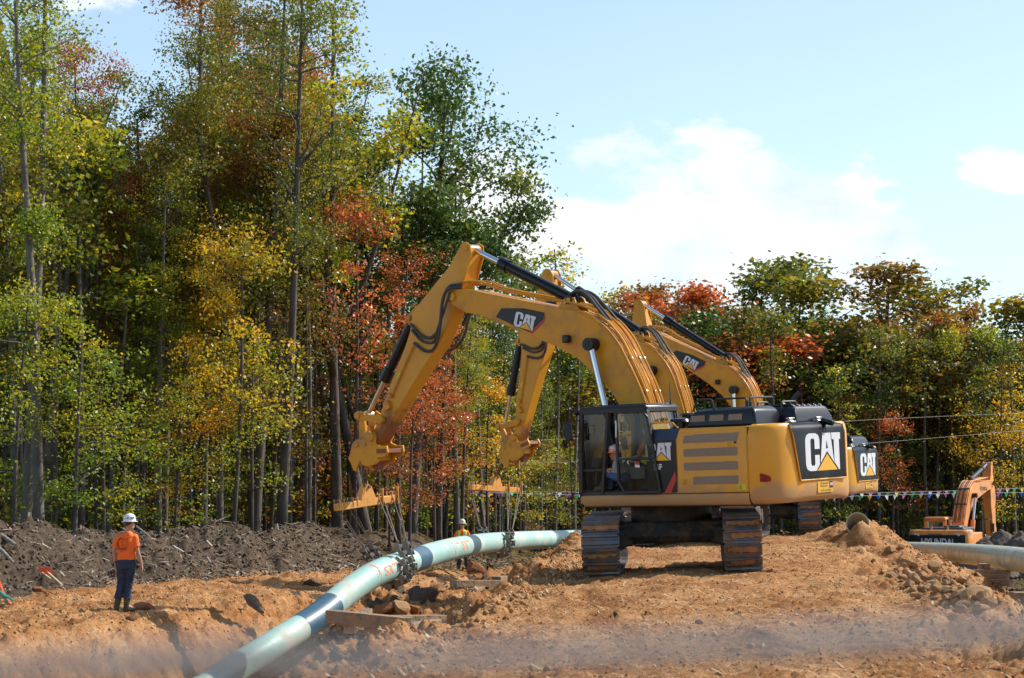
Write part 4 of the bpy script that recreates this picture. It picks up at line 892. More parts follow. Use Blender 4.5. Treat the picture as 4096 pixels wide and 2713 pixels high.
    for i in (6, 9):
        b = MB(); p = B(top[i]); b.box((p[0] - .07, 0, p[1] + .05), (.07, .6, .06), Matrix.Rotation(.9, 3, 'Y')); b.build('clamp_bar', MT['rubber'], root)
    b = MB(); b.tube([(B((4.9, 5.7))[0], -.36, B((4.9, 5.7))[1]), (B((5.3, 5.2))[0], -.42, B((5.3, 5.2))[1]), (B((5.4, 4.4))[0], -.38, B((5.4, 4.4))[1])], .03); b.build('hydraulic_hose', MT['rubber'], root)
orange_machine()

# ------------------------------------------------------------------ pipes
PR = .275
pipe_m = pm('green_epoxy_pipe', (.38, .58, .52), (.30, .50, .45), 1.6, .45, coat=.06, dirt=(.55, .50, .40), dirt_amt=.36, spec=.6)
pipe_m2 = pm('dusty_green_pipe', (.40, .46, .36), (.34, .43, .36), 1.4, .38, coat=.1, dirt=(.42, .36, .22), dirt_amt=.42)
band_m = pm('blue_joint_coating', (.055, .125, .19), (.04, .10, .15), 3, .42, coat=.08)
orange_paint = pm('orange_spray_mark', (.85, .28, .12), None, 20, .7)
def smooth_path(P, k=6):
    Q = []
    for i in range(len(P) - 1):
        p0 = P[max(i - 1, 0)]; p1 = P[i]; p2 = P[i + 1]; p3 = P[min(i + 2, len(P) - 1)]
        for j in range(k):
            t = j / k; Q.append(0.5 * ((2 * p1) + (p2 - p0) * t + (2 * p0 - 5 * p1 + 4 * p2 - p3) * t * t + (3 * p1 - p0 - 3 * p2 + p3) * t ** 3))
    Q.append(P[-1]); return Q
class Path:
    def __init__(s, P):
        s.P = smooth_path([Vector(p) for p in P], 8); s.L = [0]
        for a, b in zip(s.P, s.P[1:]): s.L.append(s.L[-1] + (b - a).length)
    def at(s, t):
        t = max(0, min(t, s.L[-1] - 1e-6)); i = int(np.searchsorted(s.L, t, side='right')) - 1; f = (t - s.L[i]) / (s.L[i + 1] - s.L[i])
        return s.P[i].lerp(s.P[i + 1], f)
    def frame(s, t):
        d = (s.at(t + .15) - s.at(t - .15)).normalized(); n = Vector((d.y, -d.x, 0)).normalized(); return d, n, n.cross(d)   # along, towards the haul road, up
    def near(s, q):
        q = Vector(q); return min(((p - q).length, l) for p, l in zip(s.P, s.L))[1]
    def sub(s, a, b, n): return [s.at(a + (b - a) * k / n) for k in range(n + 1)]
PP = [at(480, 2960, 36.5), at(700, 2830, 38.3), at(880, 2712, 40.5), at(1075, 2590, 42.5), at(1266, 2470, 44), at(1375, 2381, 45), at(1478, 2308, 46), at(1570, 2268, 47.3), at(1651, 2243, 49.2), at(1747, 2212, 52), at(1848, 2188, 55.5), at(1949, 2173, 59.5), at(2051, 2165, 63), at(2152, 2160, 66), at(2287, 2156, 69), at(2440, 2152, 72.5)]
path = Path(PP)
pipe = empty('pipeline_pipe', at(1570, 2268, 47.3), 'long sagging pale green pipe hanging in the two roller cradles above the trench', 'pipe')
inv = Matrix.Translation(-pipe.location)
def pbuild(b, name, m, parent=None, **k):
    b.xf(inv); return b.build(name, m, parent or pipe, **k)
tb = path.near(at(1266, 2470, 44)); tb2 = path.near(at(1662, 2240, 49.5)); tb3 = path.near(at(2310, 2156, 69.4))
b = MB(); b.tube(path.sub(0, path.L[-1], 150), PR, n=40, smooth=1, caps=True); pw = pbuild(b, 'pipe_wall', pipe_m, smooth=50)
for (c, w) in ((tb, .62), (tb2, .62), (tb3 + .6, .9)):
    b = MB(); b.tube(path.sub(c - w, c + w, 12), PR + .006, n=40, smooth=1); pbuild(b, 'coating_band', band_m, smooth=50)
for c in (tb3 - .35,):
    b = MB(); b.tube(path.sub(c, c + .09, 2), PR + .03, n=40, smooth=1); pbuild(b, 'end_collar', band_m, smooth=40)
for c in (tb - 2.0, tb + 2.2, tb + 2.35, tb3 - 1.6):
    b = MB(); b.tube(path.sub(c, c + .03, 1), PR + .004, n=40, smooth=1); pbuild(b, 'weld_seam', pm('pale_weld_mark', (.62, .68, .6), None, 9, .5) if 'pale_weld_mark' not in bpy.data.materials else bpy.data.materials['pale_weld_mark'], smooth=50)
def on_pipe(txt, t0, w, h, ang0, bold=0.0):
    vv, ff = text_mesh(txt, 1.0, bold=bold); xs = [v[0] for v in vv]; ys = [v[1] for v in vv]; x0, x1, y0, y1 = min(xs), max(xs), min(ys), max(ys); out = []
    for v in vv:
        t = t0 + (v[0] - x0) / (x1 - x0) * w; a = ang0 + ((v[1] - y0) / (y1 - y0) - .5) * h / PR; d, n, u = path.frame(t)
        out.append(path.at(t) + (n * math.cos(a) + u * math.sin(a)) * (PR + .005))
    b = MB(); b.add(out, ff); pbuild(b, 'spray_lettering', orange_paint, smooth=0)
ts = path.near(at(1785, 2205, 53.2))
on_pipe('(', ts - .35, .18, .42, .5); on_pipe('T SRT', ts + .15, 1.9, .22, .35, bold=.02)
tc1 = path.near(at(1572, 2268, 47.3)); tc2 = path.near(at(1985, 2170, 60.8))
on_pipe('SRT', tc1 - 1.15, .7, .2, .25, bold=.02); on_pipe(')', tc1 - 1.5, .2, .4, .8)
# pipe on timber skids at the right, open pipe end in the ridge
P2 = [at(3600, 2202, 74), at(3650, 2203, 71), at(3810, 2212, 62.5), at(3950, 2224, 55), at(4096, 2242, 48.3), at(4260, 2268, 42.5), at(4480, 2310, 37)]
p2 = Path(P2); p2o = empty('pipeline_pipe', P2[3], 'pale green pipe resting on timber skids at the right edge below the ridge', 'pipe'); inv2 = Matrix.Translation(-P2[3])
b = MB(); b.tube(p2.sub(0, p2.L[-1], 60), .28, n=40, smooth=1); b.xf(inv2); b.build('pipe_wall', pipe_m2, p2o, smooth=50)
for k in (5.0, 13.0, 24.0):
    b = MB(); b.tube(p2.sub(k, k + .07, 1), .286, n=40, smooth=1); b.xf(inv2); b.build('weld_seam', bpy.data.materials['pale_weld_mark'], p2o, smooth=50)
# bent tip of that pipe
C3 = at(3430, 2096, 56); d3 = Vector((-.22, -.94, .0)).normalized()
b = MB(); n_ = 40; u_ = d3.cross(Vector((0, 0, 1))).normalized(); w_ = u_.cross(d3)
ringf = lambda c, r: [c + (u_ * math.cos(2 * math.pi * i / n_) + w_ * math.sin(2 * math.pi * i / n_)) * r for i in range(n_)]
E3 = C3 - d3 * 1.5 - Vector((0, 0, .75))
b.loft([ringf(E3, .30), ringf(C3, .30), ringf(C3, .272), ringf(E3, .272)], caps=False)
p3 = b.build('open_pipe', pipe_m2, None, smooth=30); tag(p3, 'open end of a pipe sticking out of the top of the dirt ridge', 'pipe')

# ------------------------------------------------------------------ lifting beams, chains, cradles
cradle_m = pm('black_rubber_roller', (.02, .02, .021), (.045, .042, .038), 9, .7); edge_m = pm('worn_steel_plate', (.34, .31, .26), (.2, .17, .13), 14, .6, metal=.3)
rope_m = pm('wire_rope', (.20, .17, .14), (.1, .085, .07), 30, .6, metal=.3); beam_m = pm('orange_yellow_steel', (.80, .38, .07), (.64, .27, .045), 5, .5, dirt=(.35, .17, .06), dirt_amt=.36)
def lifting_set(A, Bp, hook, tcr, lab):
    A, Bp, hook = Vector(A), Vector(Bp), Vector(hook); ax = (Bp - A).normalized(); sd_ = Vector((ax.y, -ax.x, 0)).normalized(); up = sd_.cross(ax); L = (Bp - A).length; mid = (A + Bp) / 2
    I = Matrix.Translation(-mid)
    root = empty('lifting_beam', mid, 'yellow steel spreader beam hanging on a chain below the %s' % lab, 'lifting beam', 'spreader beams under the excavator sticks')
    b = MB(); b.beam(A, Bp, .16, .15, up=up); b.xf(I); b.build('beam', beam_m, root, bevel=.01)
    sl = []
    for f in (.05, .27, .70, .93):
        for q in (-.07, .07):
            for s in (-1, 1):
                c = A + ax * (L * f + q * 1.0) + sd_ * s * .08
                b = MB(); b.beam(c - up * .02, c + up * .16, .022, .03, up=ax); b.xf(I); b.build('hook_plate', beam_m, root, bevel=.004)
        c = A + ax * (L * f); b = MB(); b.cyl(c + up * .13 - ax * .1, c + up * .13 + ax * .1, .016, n=8); b.xf(I); b.build('hook_pin', MT['rust'], root)
    for f in (.72, .98):
        c = A + ax * L * f - sd_ * .1; c = A + ax * L * f + sd_ * .095
        b = MB(); b.beam(c - up * .12, c + up * .26, .05, .025, up=ax); b.xf(I); b.build('end_plate', beam_m, root, bevel=.004)
    for s in (-1, 1):
        o = mid + sd_ * s * .07; pts = [o - ax * .24 + up * .07, o + ax * .24 + up * .07, o + ax * .10 + up * .34, o + up * .40, o - ax * .10 + up * .34]
        b = MB(); V0 = [p - sd_ * .012 for p in pts]; V1 = [p + sd_ * .012 for p in pts]; b.add(V0 + V1, [(0, 1, 2, 3, 4), (9, 8, 7, 6, 5)] + [(i, (i + 1) % 5, 5 + (i + 1) % 5, 5 + i) for i in range(5)]); b.xf(I); b.build('lug_plate', beam_m, root, bevel=.004)
    b = MB()
    b.add([mid - ax * .25 + up * .07 - sd_ * .09, mid - ax * .25 + up * .07 + sd_ * .09, mid - ax * .11 + up * .35 + sd_ * .06, mid - ax * .11 + up * .35 - sd_ * .06], [(0, 1, 2, 3)])
    b.xf(I); md = b.build('lug_end_plate', beam_m, root, smooth=0); so = md.modifiers.new('s', 'SOLIDIFY'); so.thickness = .02
    b = MB(); b.cyl(mid + up * .34 - sd_ * .12, mid + up * .34 + sd_ * .12, .035, n=12); b.xf(I); b.build('lug_pin', MT['rust'], root)
    # chain
    T = mid + up * .36; n = max(3, int(round((hook - T).length / .13))); cb = MB(); dch = (hook - T) / n
    for k in range(n):
        c0 = T + dch * k; c1 = c0 + dch * 1.25; dd = dch.normalized(); side = sd_ if k % 2 else ax; w = .055
        pts = []
        for j in range(12):
            a = 2 * math.pi * j / 12; half = (c1 - c0).length / 2 - w; cc = (c0 + c1) / 2 + dd * (half if math.sin(a) > 0 else -half)
            pts.append(cc + side * math.cos(a) * w + dd * math.sin(a) * w)
        pts.append(pts[0]); cb.tube(pts, .022, n=6, smooth=1, caps=False)
    cb.xf(Matrix.Translation(-T)); o = cb.build('hoist_chain', MT['rust']); o.location = T; tag(o, 'rusty chain between the %s and its spreader beam' % lab, 'chain', 'chains above the spreader beams')
    # cradle: two belts of rollers under the pipe, with the ropes that carry them
    ctr = path.at(tcr); cr = empty('roller_cradle', ctr, 'cradle of black rollers slung under the pipe below the %s' % lab, 'roller cradle', 'roller cradles carrying the pipe'); J = Matrix.Translation(-ctr)
    for bi, dt in enumerate((-.24, .24)):
        d, nn_, uu = path.frame(tcr + dt); c = path.at(tcr + dt); Rr = PR + .105
        spots = []
        for k, ang in enumerate((-200, -172, -144, -116, -88, -60, -32, -4, 22)):
            a = R(ang); spots.append((c + (nn_ * math.cos(a) + uu * math.sin(a)) * Rr, (nn_ * math.cos(a) + uu * math.sin(a)), (-nn_ * math.sin(a) + uu * math.cos(a))))
        endN, endF = spots[-1][0], spots[0][0]
        f = .70 if bi == 0 else .93; g_ = .05 if bi == 0 else .27
        tN = A + ax * L * f + sd_ * .1; tF = A + ax * L * g_ - sd_ * .1
        for (e0, top_) in ((endN, tN), (endF, tF)):
            dr = (top_ - e0).normalized(); out = (e0 - c); out.z = 0; out.normalize()
            for k in range(2): spots.append((e0 + dr * (.17 * (k + 1)), out, dr))
        for k, (p, o_, tg) in enumerate(spots):
            st = d * (.075 if k % 2 else -.055); q = p + st
            RM = Matrix((d, o_.normalized(), tg.normalized())).transposed()
            b = MB(); b.cyl(q - d * .085, q + d * .085, .068, n=14); b.xf(J); ro = b.build('roller', cradle_m, cr)
            for sg in (-1, 1):
                b = MB(); b.box(q + d * .09 * sg, (.016, .13, .15), RM); b.xf(J); b.build('side_plate', edge_m if sg < 0 else cradle_m, ro)
        for (e0, top_, s) in ((endN, tN, 1), (endF, tF, -1)):
            dr = (top_ - e0).normalized(); e1 = e0 + dr * .40
            b = MB(); b.box(e0 + dr * .44, (.05, .05, .1), None); b.xf(J); b.build('shackle', edge_m, cr, bevel=.01)
            for z in (-.07, .07):
                b = MB(); p0 = e0 + dr * .44; p1 = top_ + ax * z; b.tube([p0, p0.lerp(p1, .35) + Vector((0.01, 0, -.01)), p0.lerp(p1, .7), p1, p1 + up * .12 - sd_ * s * .05], .0135, n=6, smooth=2); b.xf(J); b.build('wire_rope', rope_m, cr)
h1 = M1 @ Vector((lambda q: (q[0], 0, q[1]))(EX[0][1]((7.93, 2.03))))
h2 = M2 @ Vector((lambda q: (q[0], 0, q[1]))(EX[1][1]((8.10, 2.36))))
A1, B1 = at(1346, 2030, 46.2), at(1583, 1992, 47.8); lifting_set(A1, B1, h1, tc1, 'nearest stick')
A2, B2 = at(1880, 1949, 62.0), at(2080, 1962, 64.0); lifting_set(A2, B2, h2, tc2, 'middle stick')

# ------------------------------------------------------------------ timbers, stakes, logs
def timber(a, b_, w, h, label, group, mat=None, n='timber'):
    a, b_ = Vector(a), Vector(b_); c = (a + b_) / 2; b = MB(); b.beam(a - c, b_ - c, w, h); o = b.build(n, mat or MT['wood'], None, bevel=.008); o.location = c
    tag(o, label, 'timber', group); return o
g1 = 'timbers heaped beside the trench'
timber(at(1322, 2466, 29.0), at(1625, 2497, 27.6), .17, .17, 'thick brown timber on top of the heap, reaching left to the pipe', g1)
timber(at(1480, 2477, 29.6), at(1770, 2474, 30.6), .16, .10, 'pale topped timber lying level behind the thick brown one', g1)
timber(at(1445, 2530, 29.2), at(1468, 2445, 30.6), .15, .08, 'short plank sloping up to the left end of the heap', g1)
timber(at(1630, 2505, 28.3), at(1745, 2487, 29.6), .15, .07, 'light plank at the right side of the heap pointing to the haul road', g1)
timber(at(1470, 2518, 28.6), at(1640, 2523, 28.2), .16, .14, 'dark timber lying under the thick brown one', g1)
timber(at(1620, 2528, 27.6), at(1715, 2507, 28.6), .18, .06, 'flat sawn board lowest at the right end of the heap', g1)
timber(at(1395, 2512, 29.4), at(1436, 2515, 29.2), .17, .14, 'cut timber end showing under the left of the heap', g1)
g2 = 'timbers laid across the far trench'
timber(at(1812, 2335, 44.5), at(2004, 2335, 45.5), .2, .14, 'long dark timber laid across the trench near the far worker', g2)
timber(at(1888, 2363, 44.0), at(1940, 2350, 45.5), .16, .08, 'thin timber under the long dark one across the trench', g2)
timber(at(1985, 2322, 46.0), at(2012, 2318, 46.6), .2, .16, 'stub of squared timber against the haul road bank', g2)
g3 = 'skids under the right pipe'
for k, (px, py, Y, dz) in enumerate([(3745, 2262, 61, 0), (3740, 2280, 60.5, 0), (3950, 2292, 50.5, 0), (3945, 2310, 50, 0), (3960, 2330, 49.5, 0)]):
    L = .75
    a = at(px - 95, py, Y + .4); c = at(px + 85, py + 2, Y - .4)
    timber(a, c, .2, .15, ['upper skid under the left end of the right pipe', 'lower skid under the left end of the right pipe', 'top skid of the stack under the middle of the right pipe', 'middle skid of the stack under the right pipe', 'bottom skid of the stack under the right pipe'][k], g3)
for (px, py, Y, lab) in [(3935, 2272, 51, 'square wooden chock just under the right pipe'), (4085, 2400, 42, 'pale square timber block at the right edge below the pipe')]:
    c = at(px, py, Y); b = MB(); b.box((0, 0, 0), (.22, .4, .2) if py < 2300 else (.35, .5, .3)); o = b.build('timber_block', MT['wood'], None, bevel=.01); o.location = c; tag(o, lab, 'timber')
# red flagged stakes on the bank
rib = pm('neon_orange_ribbon', (.9, .12, .03), None, 9, .5); teal = pm('teal_ribbon', (.02, .42, .30), None, 9, .5); stk = pm('raw_stake', (.62, .52, .28), None, 8, .8)
def stake(a, b_, lab, rb):
    c = (a + b_) / 2; r = empty('survey_stake', c, lab, 'stake', 'ribboned survey stakes lying on the bank'); J = Matrix.Translation(-c)
    b = MB(); b.beam(a, b_, .035, .02); b.xf(J); b.build('stake_shaft', stk, r, bevel=.003)
    if rb:
        b = MB(); d = (b_ - a).normalized()
        b.add([a + Vector((-.10, 0, .05)), a + Vector((-.02, .0, .09)), a + Vector((.10, -.02, .02)), a + Vector((.12, -.02, -.04)), a + Vector((0, -.02, -.03))], [(0, 1, 2, 3, 4)]); b.add([a + Vector((-.02, -.03, .08)), a + Vector((.06, -.03, .1)), a + Vector((.2, -.03, -.06)), a + Vector((.16, -.03, -.07)), a + Vector((.05, -.03, -.03))], [(0, 1, 2, 3, 4)]); b.xf(J); b.build('ribbon', rib, r, smooth=0)
stake(at(165, 2288, 50.3), at(203, 2315, 49.8), 'short stake with orange ribbon lying on the dark bank', True)
stake(at(186, 2284, 50.2), at(250, 2341, 49.6), 'long pale stake beside the ribboned one on the dark bank', True)
fl = empty('ribbon_marker', at(22, 2380, 44), 'orange and teal ribbon marker at the left edge on the bench', 'ribbon'); J = Matrix.Translation(-fl.location)
b = MB(); b.tube([at(-14, 2300, 44), at(0, 2345, 44), at(14, 2378, 44), at(30, 2402, 44), at(42, 2420, 44), at(58, 2414, 44)], [.03, .05, .045, .05, .05, .02], n=6); b.xf(J); b.build('orange_ribbon', rib, fl)
b = MB(); b.tube([at(-4, 2362, 43.9), at(16, 2382, 43.9), at(38, 2392, 43.9), at(56, 2404, 43.9)], [.02, .04, .03, .03], n=6); b.tube([at(20, 2384, 43.9), at(24, 2400, 43.9), at(22, 2416, 43.9)], [.03, .02, .03], n=6); b.xf(J); b.build('teal_ribbon', teal, fl)
b = MB(); a = at(-20, 2240, 44); b.cyl(at(10, 2440, 44), at(-30, 2270, 44), .015, n=6); b.xf(J); b.build('stake_shaft', stk, fl)
bark_l = pm('pale_bark', (.42, .37, .31), (.2, .17, .13), 7, .9, bump=.5)
def log(pts, r, lab, cat='log', m=None):
    P = [Vector(p) for p in pts]; c = sum(P, Vector()) / len(P); b = MB(); b.tube([p - c for p in P], r, n=9); o = b.build('fallen_branch', m or bark_l, None); o.location = c; tag(o, lab, cat)
log([at(-20, 2178, 51.3), at(20, 2215, 50.8), at(55, 2252, 50.4)], [.05, .045, .03], 'pale broken branch half buried in the dark bank at far left')
log([at(-10, 2132, 52.8), at(30, 2158, 52.4), at(62, 2180, 52)], [.06, .05, .04], 'brown branch high on the dark bank at far left')
log([at(545, 2105, 57), at(565, 2120, 56.6), at(590, 2140, 56.2), at(602, 2150, 56)], [.02, .025, .02, .02], 'thin curved twig rising over the bank just right of the white hard hat')
log([at(592, 2258, 55), at(625, 2266, 54.8)], [.04, .04], 'small pale log at the foot of the bank right of the orange shirted worker')
log([at(828, 2232, 58.5), at(843, 2253, 58.2)], [.04, .03], 'short pale stick standing on the bank left of the pipe')
log([at(990, 2388, 41.2), at(1010, 2405, 40.8), at(1040, 2438, 40.3), at(1050, 2450, 40)], [.07, .11, .06, .03], 'thick dark root sticking out of the trench lip left of the pipe', 'root', pm('dark_root', (.20, .12, .065), (.08, .05, .03), 6, .9, bump=1.0))
log([at(1105, 2095, 62), at(1108, 2120, 62)], [.05, .06], 'small pale stump on top of the dark bank', 'stump')
pm_wire = pm('grey_wire', (.22, .22, .21), None, 5, .6)
# ------------------------------------------------------------------ pennant lines and overhead wires
FC = {'white': (.88, .88, .88), 'yellow': (.9, .78, .03), 'green': (.02, .60, .16), 'blue': (.02, .20, .80), 'pink': (.9, .18, .52)}
FM = {k: pm('pennant_' + k, v, None, 5, .55) for k, v in FC.items()}
line_m = pm('white_cord', (.75, .75, .72), None, 5, .6)
def pennants(pts, lab, step, ph, order, size=.26):
    P = Path(pts); c = P.P[0]; r = empty('pennant_line', c, lab, 'bunting', 'pennant lines strung in front of the woods'); J = Matrix.Translation(-c)
    b = MB(); b.tube(P.sub(0, P.L[-1], 60), .008, n=5, smooth=1); b.xf(J); b.build('cord', line_m, r)
    rr = random.Random(int(ph * 100)); t = ph; k = 0
    while t < P.L[-1] - .3:
        p = P.at(t); d = (P.at(t + .1) - p).normalized(); w = size; tw = rr.uniform(-.35, .35); h = size * rr.uniform(.9, 1.15)
        q = p + d * w; sw_ = Vector((rr.uniform(-.05, .05), tw * .3, 0)); b = MB(); b.add([p, q, (p + q) / 2 + sw_ - Vector((0, 0, h)), (p + q) / 2 + sw_ * .3 - Vector((0, 0, h * .4))], [(0, 1, 3), (1, 2, 3), (2, 0, 3)]); b.xf(J); b.build('pennant', FM[order[k % len(order)]], r, smooth=0)
        t += step; k += 1
pennants([at(1730, 1953, 104), at(2030, 1966, 106), at(2300, 1969, 108), at(2850, 1985, 111), at(3400, 1974, 115), at(3802, 1964, 118), at(4110, 1951, 121), at(4500, 1925, 124)], 'upper line of coloured pennants across the front of the woods', .56, .3, ['yellow', 'white', 'green', 'blue', 'white', 'pink', 'white', 'green'])
pennants([at(1730, 1958, 103.4), at(2030, 1972, 105.4), at(2300, 1980, 107.4), at(2850, 1996, 110.4), at(3400, 1985, 114.4), at(3802, 1974, 117.4), at(4110, 1970, 120.4), at(4500, 1955, 123)], 'lower line of coloured pennants across the front of the woods', .56, .1, ['white', 'pink', 'green', 'yellow', 'blue', 'white', 'pink', 'white', 'green', 'yellow', 'blue', 'white'])
for (pts, lab) in ((((1890, 1778, 96), (2200, 1759, 99), (2409, 1749, 101), (3440, 1682, 112), (4200, 1648, 120)), 'upper thin wire in front of the woods'), (((1890, 1860, 96), (2200, 1850, 99), (2400, 1842, 101), (3463, 1774, 112), (4200, 1712, 120)), 'lower thin wire in front of the woods')):
    P = [at(*p) for p in pts]; b = MB(); b.tube([p - P[0] for p in P], .009, n=5, smooth=6); o = b.build('overhead_wire', pm_wire, None); o.location = P[0]; tag(o, lab, 'wire')
# ------------------------------------------------------------------ people
skin_m = pm('skin', (.50, .27, .18), (.44, .22, .14), 20, .5)
def ring_e(c, rx, ry, n=20, yaw=0, tilt=Vector((0, 0, 1))):
    return [Vector(c) + Vector((rx * math.cos(2 * math.pi * i / n) * math.cos(yaw) - ry * math.sin(2 * math.pi * i / n) * math.sin(yaw), rx * math.cos(2 * math.pi * i / n) * math.sin(yaw) + ry * math.sin(2 * math.pi * i / n) * math.cos(yaw), 0)) for i in range(n)]
def fused(b, name, m, parent, vox=.012, it=2):
    o = b.build(name, m, parent, smooth=0, fix=True)
    r = o.modifiers.new('Remesh', 'REMESH'); r.mode = 'VOXEL'; r.voxel_size = vox; r.use_smooth_shade = True
    s = o.modifiers.new('Smooth', 'SMOOTH'); s.factor = .5; s.iterations = it
    return o
def hand(b, wr, dr, side, face, curl=.5, s=1.0):
    """palm and five separate fingers; dr = direction of the forearm, face = way the palm's back looks, side = thumb side"""
    dr = Vector(dr).normalized(); face = Vector(face); face = (face - dr * face.dot(dr)).normalized(); th = dr.cross(face) * side
    pc = wr + dr * .05 * s
    b.loft([[wr + dr * t * s + th * (w * math.cos(a)) * s + face * (h * math.sin(a)) * s for a in [2 * math.pi * k / 12 for k in range(12)]] for (t, w, h) in ((-.01, .027, .022), (.02, .036, .018), (.06, .043, .016), (.09, .041, .013))])
    for k, (o_, L) in enumerate(((.032, .070), (.011, .080), (-.011, .074), (-.031, .058))):
        p0 = wr + dr * .08 * s + th * o_ * s; c = curl * (1 + .12 * k); p1 = p0 + (dr * math.cos(c * .5) - face * math.sin(c * .5)) * L * .45 * s; p2 = p1 + (dr * math.cos(c * 1.3) - face * math.sin(c * 1.3)) * L * .33 * s; p3 = p2 + (dr * math.cos(c * 2) - face * math.sin(c * 2)) * L * .24 * s
        b.tube([p0, p1, p2, p3], [.0095 * s, .009 * s, .008 * s, .0065 * s], n=8, smooth=1)
    t0 = wr + dr * .025 * s + th * .03 * s; t1 = t0 + (dr * .7 + th * .6).normalized() * .035 * s; t2 = t1 + (dr * .9 + th * .2 - face * .3).normalized() * .03 * s
    b.tube([t0, t1, t2], [.013 * s, .011 * s, .008 * s], n=8, smooth=1)
def hat(parent, c, m, brim=.15, full=True, tilt=0.0, fwd=Vector((0, 1, 0)), J=None):
    b = MB(); n = 28; RT = Matrix.Rotation(tilt, 3, fwd.cross(Vector((0, 0, 1))))
    rings = []
    for (r, z) in ((brim * 1.02, -.012), (brim, -.004), (.118, .004), (.116, .02), (.113, .06), (.098, .10), (.07, .128), (.035, .141), (.004, .144)):
        rings.append([c + RT @ Vector((math.cos(2 * math.pi * i / n) * r, math.sin(2 * math.pi * i / n) * r * 1.12, z)) for i in range(n)])
    b.loft(rings); b2 = b
    b.loft([[c + RT @ Vector((x, yy, .10 + .048 * math.cos(yy * 12) )) for (x, z_) in ()] for yy in ()]) if False else None
    b.tube([c + RT @ Vector((0, yy, math.sqrt(max(0, 1 - (yy / .128) ** 2)) * .142 + .004)) for yy in (-.11, -.08, -.04, 0, .04, .08, .11)], .009, n=6)
    o = b.build('hard_hat', m, parent, smooth=45); return o
def standing(name, loc, yaw, label, J_, shirt_m, trouser_m, boot_m, hat_m, vest_m=None, face_detail=False, hat_brim=.15):
    """J_ = joints in metres, x to the right of the picture, y away from the viewer, z up from the feet"""
    root = empty(name, loc, label, 'person'); root.rotation_euler = (0, 0, yaw); J = {k: Vector(v) for k, v in J_.items()}
    fc = J.get('face', Vector((0, 1, 0))).normalized()
    # body: one continuous surface
    b = MB(); h = J['head']
    b.ell(h + Vector((0, 0, .01)), (.076, .096, .118), 18, 12); b.ell(h + fc * .02 - Vector((0, 0, .055)), (.06, .075, .06), 14, 8)
    sidev = Vector((fc.y, -fc.x, 0))
    b.ell(h + fc * .098 - Vector((0, 0, .015)), (.015, .018, .025), 8, 6); b.ell(h + fc * .088 - Vector((0, 0, .055)), (.026, .012, .010), 8, 6)
    for s in (-1, 1): b.ell(h + sidev * .078 * s - Vector((0, 0, .01)), (.014, .022, .034), 8, 6); b.ell(h + sidev * .03 * s + fc * .08 + Vector((0, 0, .012)), (.014, .01, .008), 8, 6)
    b.tube([h - Vector((0, 0, .05)), J['neck'], J['neck'] - Vector((0, 0, .08))], [.055, .058, .075], n=14)
    tor = [(J['neck'] - Vector((0, 0, .04)), .07, .065), (J['chest'] + Vector((0, 0, .06)), .155, .095), (J['chest'], .17, .115), (J['waist'], .145, .10), (J['pelvis'], .165, .115), (J['pelvis'] - Vector((0, 0, .09)), .13, .10)]
    b.loft([ring_e(c, rx, ry) for c, rx, ry in tor])
    for s in ('L', 'R'):
        b.tube([J['sh' + s], J['sh' + s].lerp(J['el' + s], .5), J['el' + s], J['el' + s].lerp(J['wr' + s], .35), J['wr' + s]], [.055, .048, .038, .040, .026], n=12)
        hand(b, J['wr' + s], J['hd' + s] - J['wr' + s], 1 if s == 'L' else -1, Vector((-1 if s == 'L' else 1, 0, 0)), curl=.45)
        b.tube([J['hip' + s], J['kn' + s], J['kn' + s].lerp(J['an' + s], .3), J['an' + s]], [.085, .055, .055, .038], n=14)
        b.tube([J['an' + s], J['an' + s] + (J['toe' + s] - J['an' + s]) * .5, J['toe' + s]], [.045, .04, .03], n=10)
    fused(b, 'body', skin_m, root, .0075, 1)
    # shirt
    b = MB()
    tor2 = [(J['neck'] - Vector((0, 0, .005)), .075, .07), (J['neck'] - Vector((0, 0, .04)), .10, .085), (J['neck'] - Vector((0, 0, .085)), .165, .10), (J['chest'] + Vector((0, 0, .07)), .188, .118), (J['chest'], .188, .128), (J['waist'] + Vector((0, 0, .05)), .172, .122), (J['waist'] - Vector((0, 0, .06)), .172, .128), (J['pelvis'] + Vector((0, 0, .035)), .178, .132)]
    b.loft([ring_e(c, rx, ry) for c, rx, ry in tor2])
    for s in ('L', 'R'):
        se = J['sh' + s].lerp(J['el' + s], .72); b.tube([J['sh' + s] + (J['neck'] - J['sh' + s]) * .25, J['sh' + s], J['sh' + s].lerp(J['el' + s], .35), se], [.055, .066, .07, .076], n=14)
    sh = fused(b, 'shirt', shirt_m, root, .011, 3)
    dd = sh.modifiers.new('folds', 'DISPLACE'); tx = bpy.data.textures.new('folds', 'CLOUDS'); tx.noise_scale = .12; dd.texture = tx; dd.strength = .028
    if vest_m:
        b = MB(); b.loft([ring_e(c, rx + .014, ry + .014) for c, rx, ry in tor2[1:]]); v = fused(b, 'vest', vest_m, root, .012, 2)
        for xx in (-.09, .09):
            b = MB(); b.loft([[Vector((xx - .025, -.15, z)), Vector((xx + .025, -.15, z)), Vector((xx + .025, -.13, z)), Vector((xx - .025, -.13, z))] for z in (J['pelvis'].z + .05, J['chest'].z + .1)]); b.build('reflective_strip', MT['white'], v)
        b = MB(); b.loft([[Vector((-.045, -.152, J['neck'].z - .05)), Vector((.045, -.152, J['neck'].z - .05))], [Vector((-.02, -.156, J['waist'].z)), Vector((.02, -.156, J['waist'].z))]], caps=False); b.build('shirt_front', shirt_m, v, smooth=0)
    b = MB()
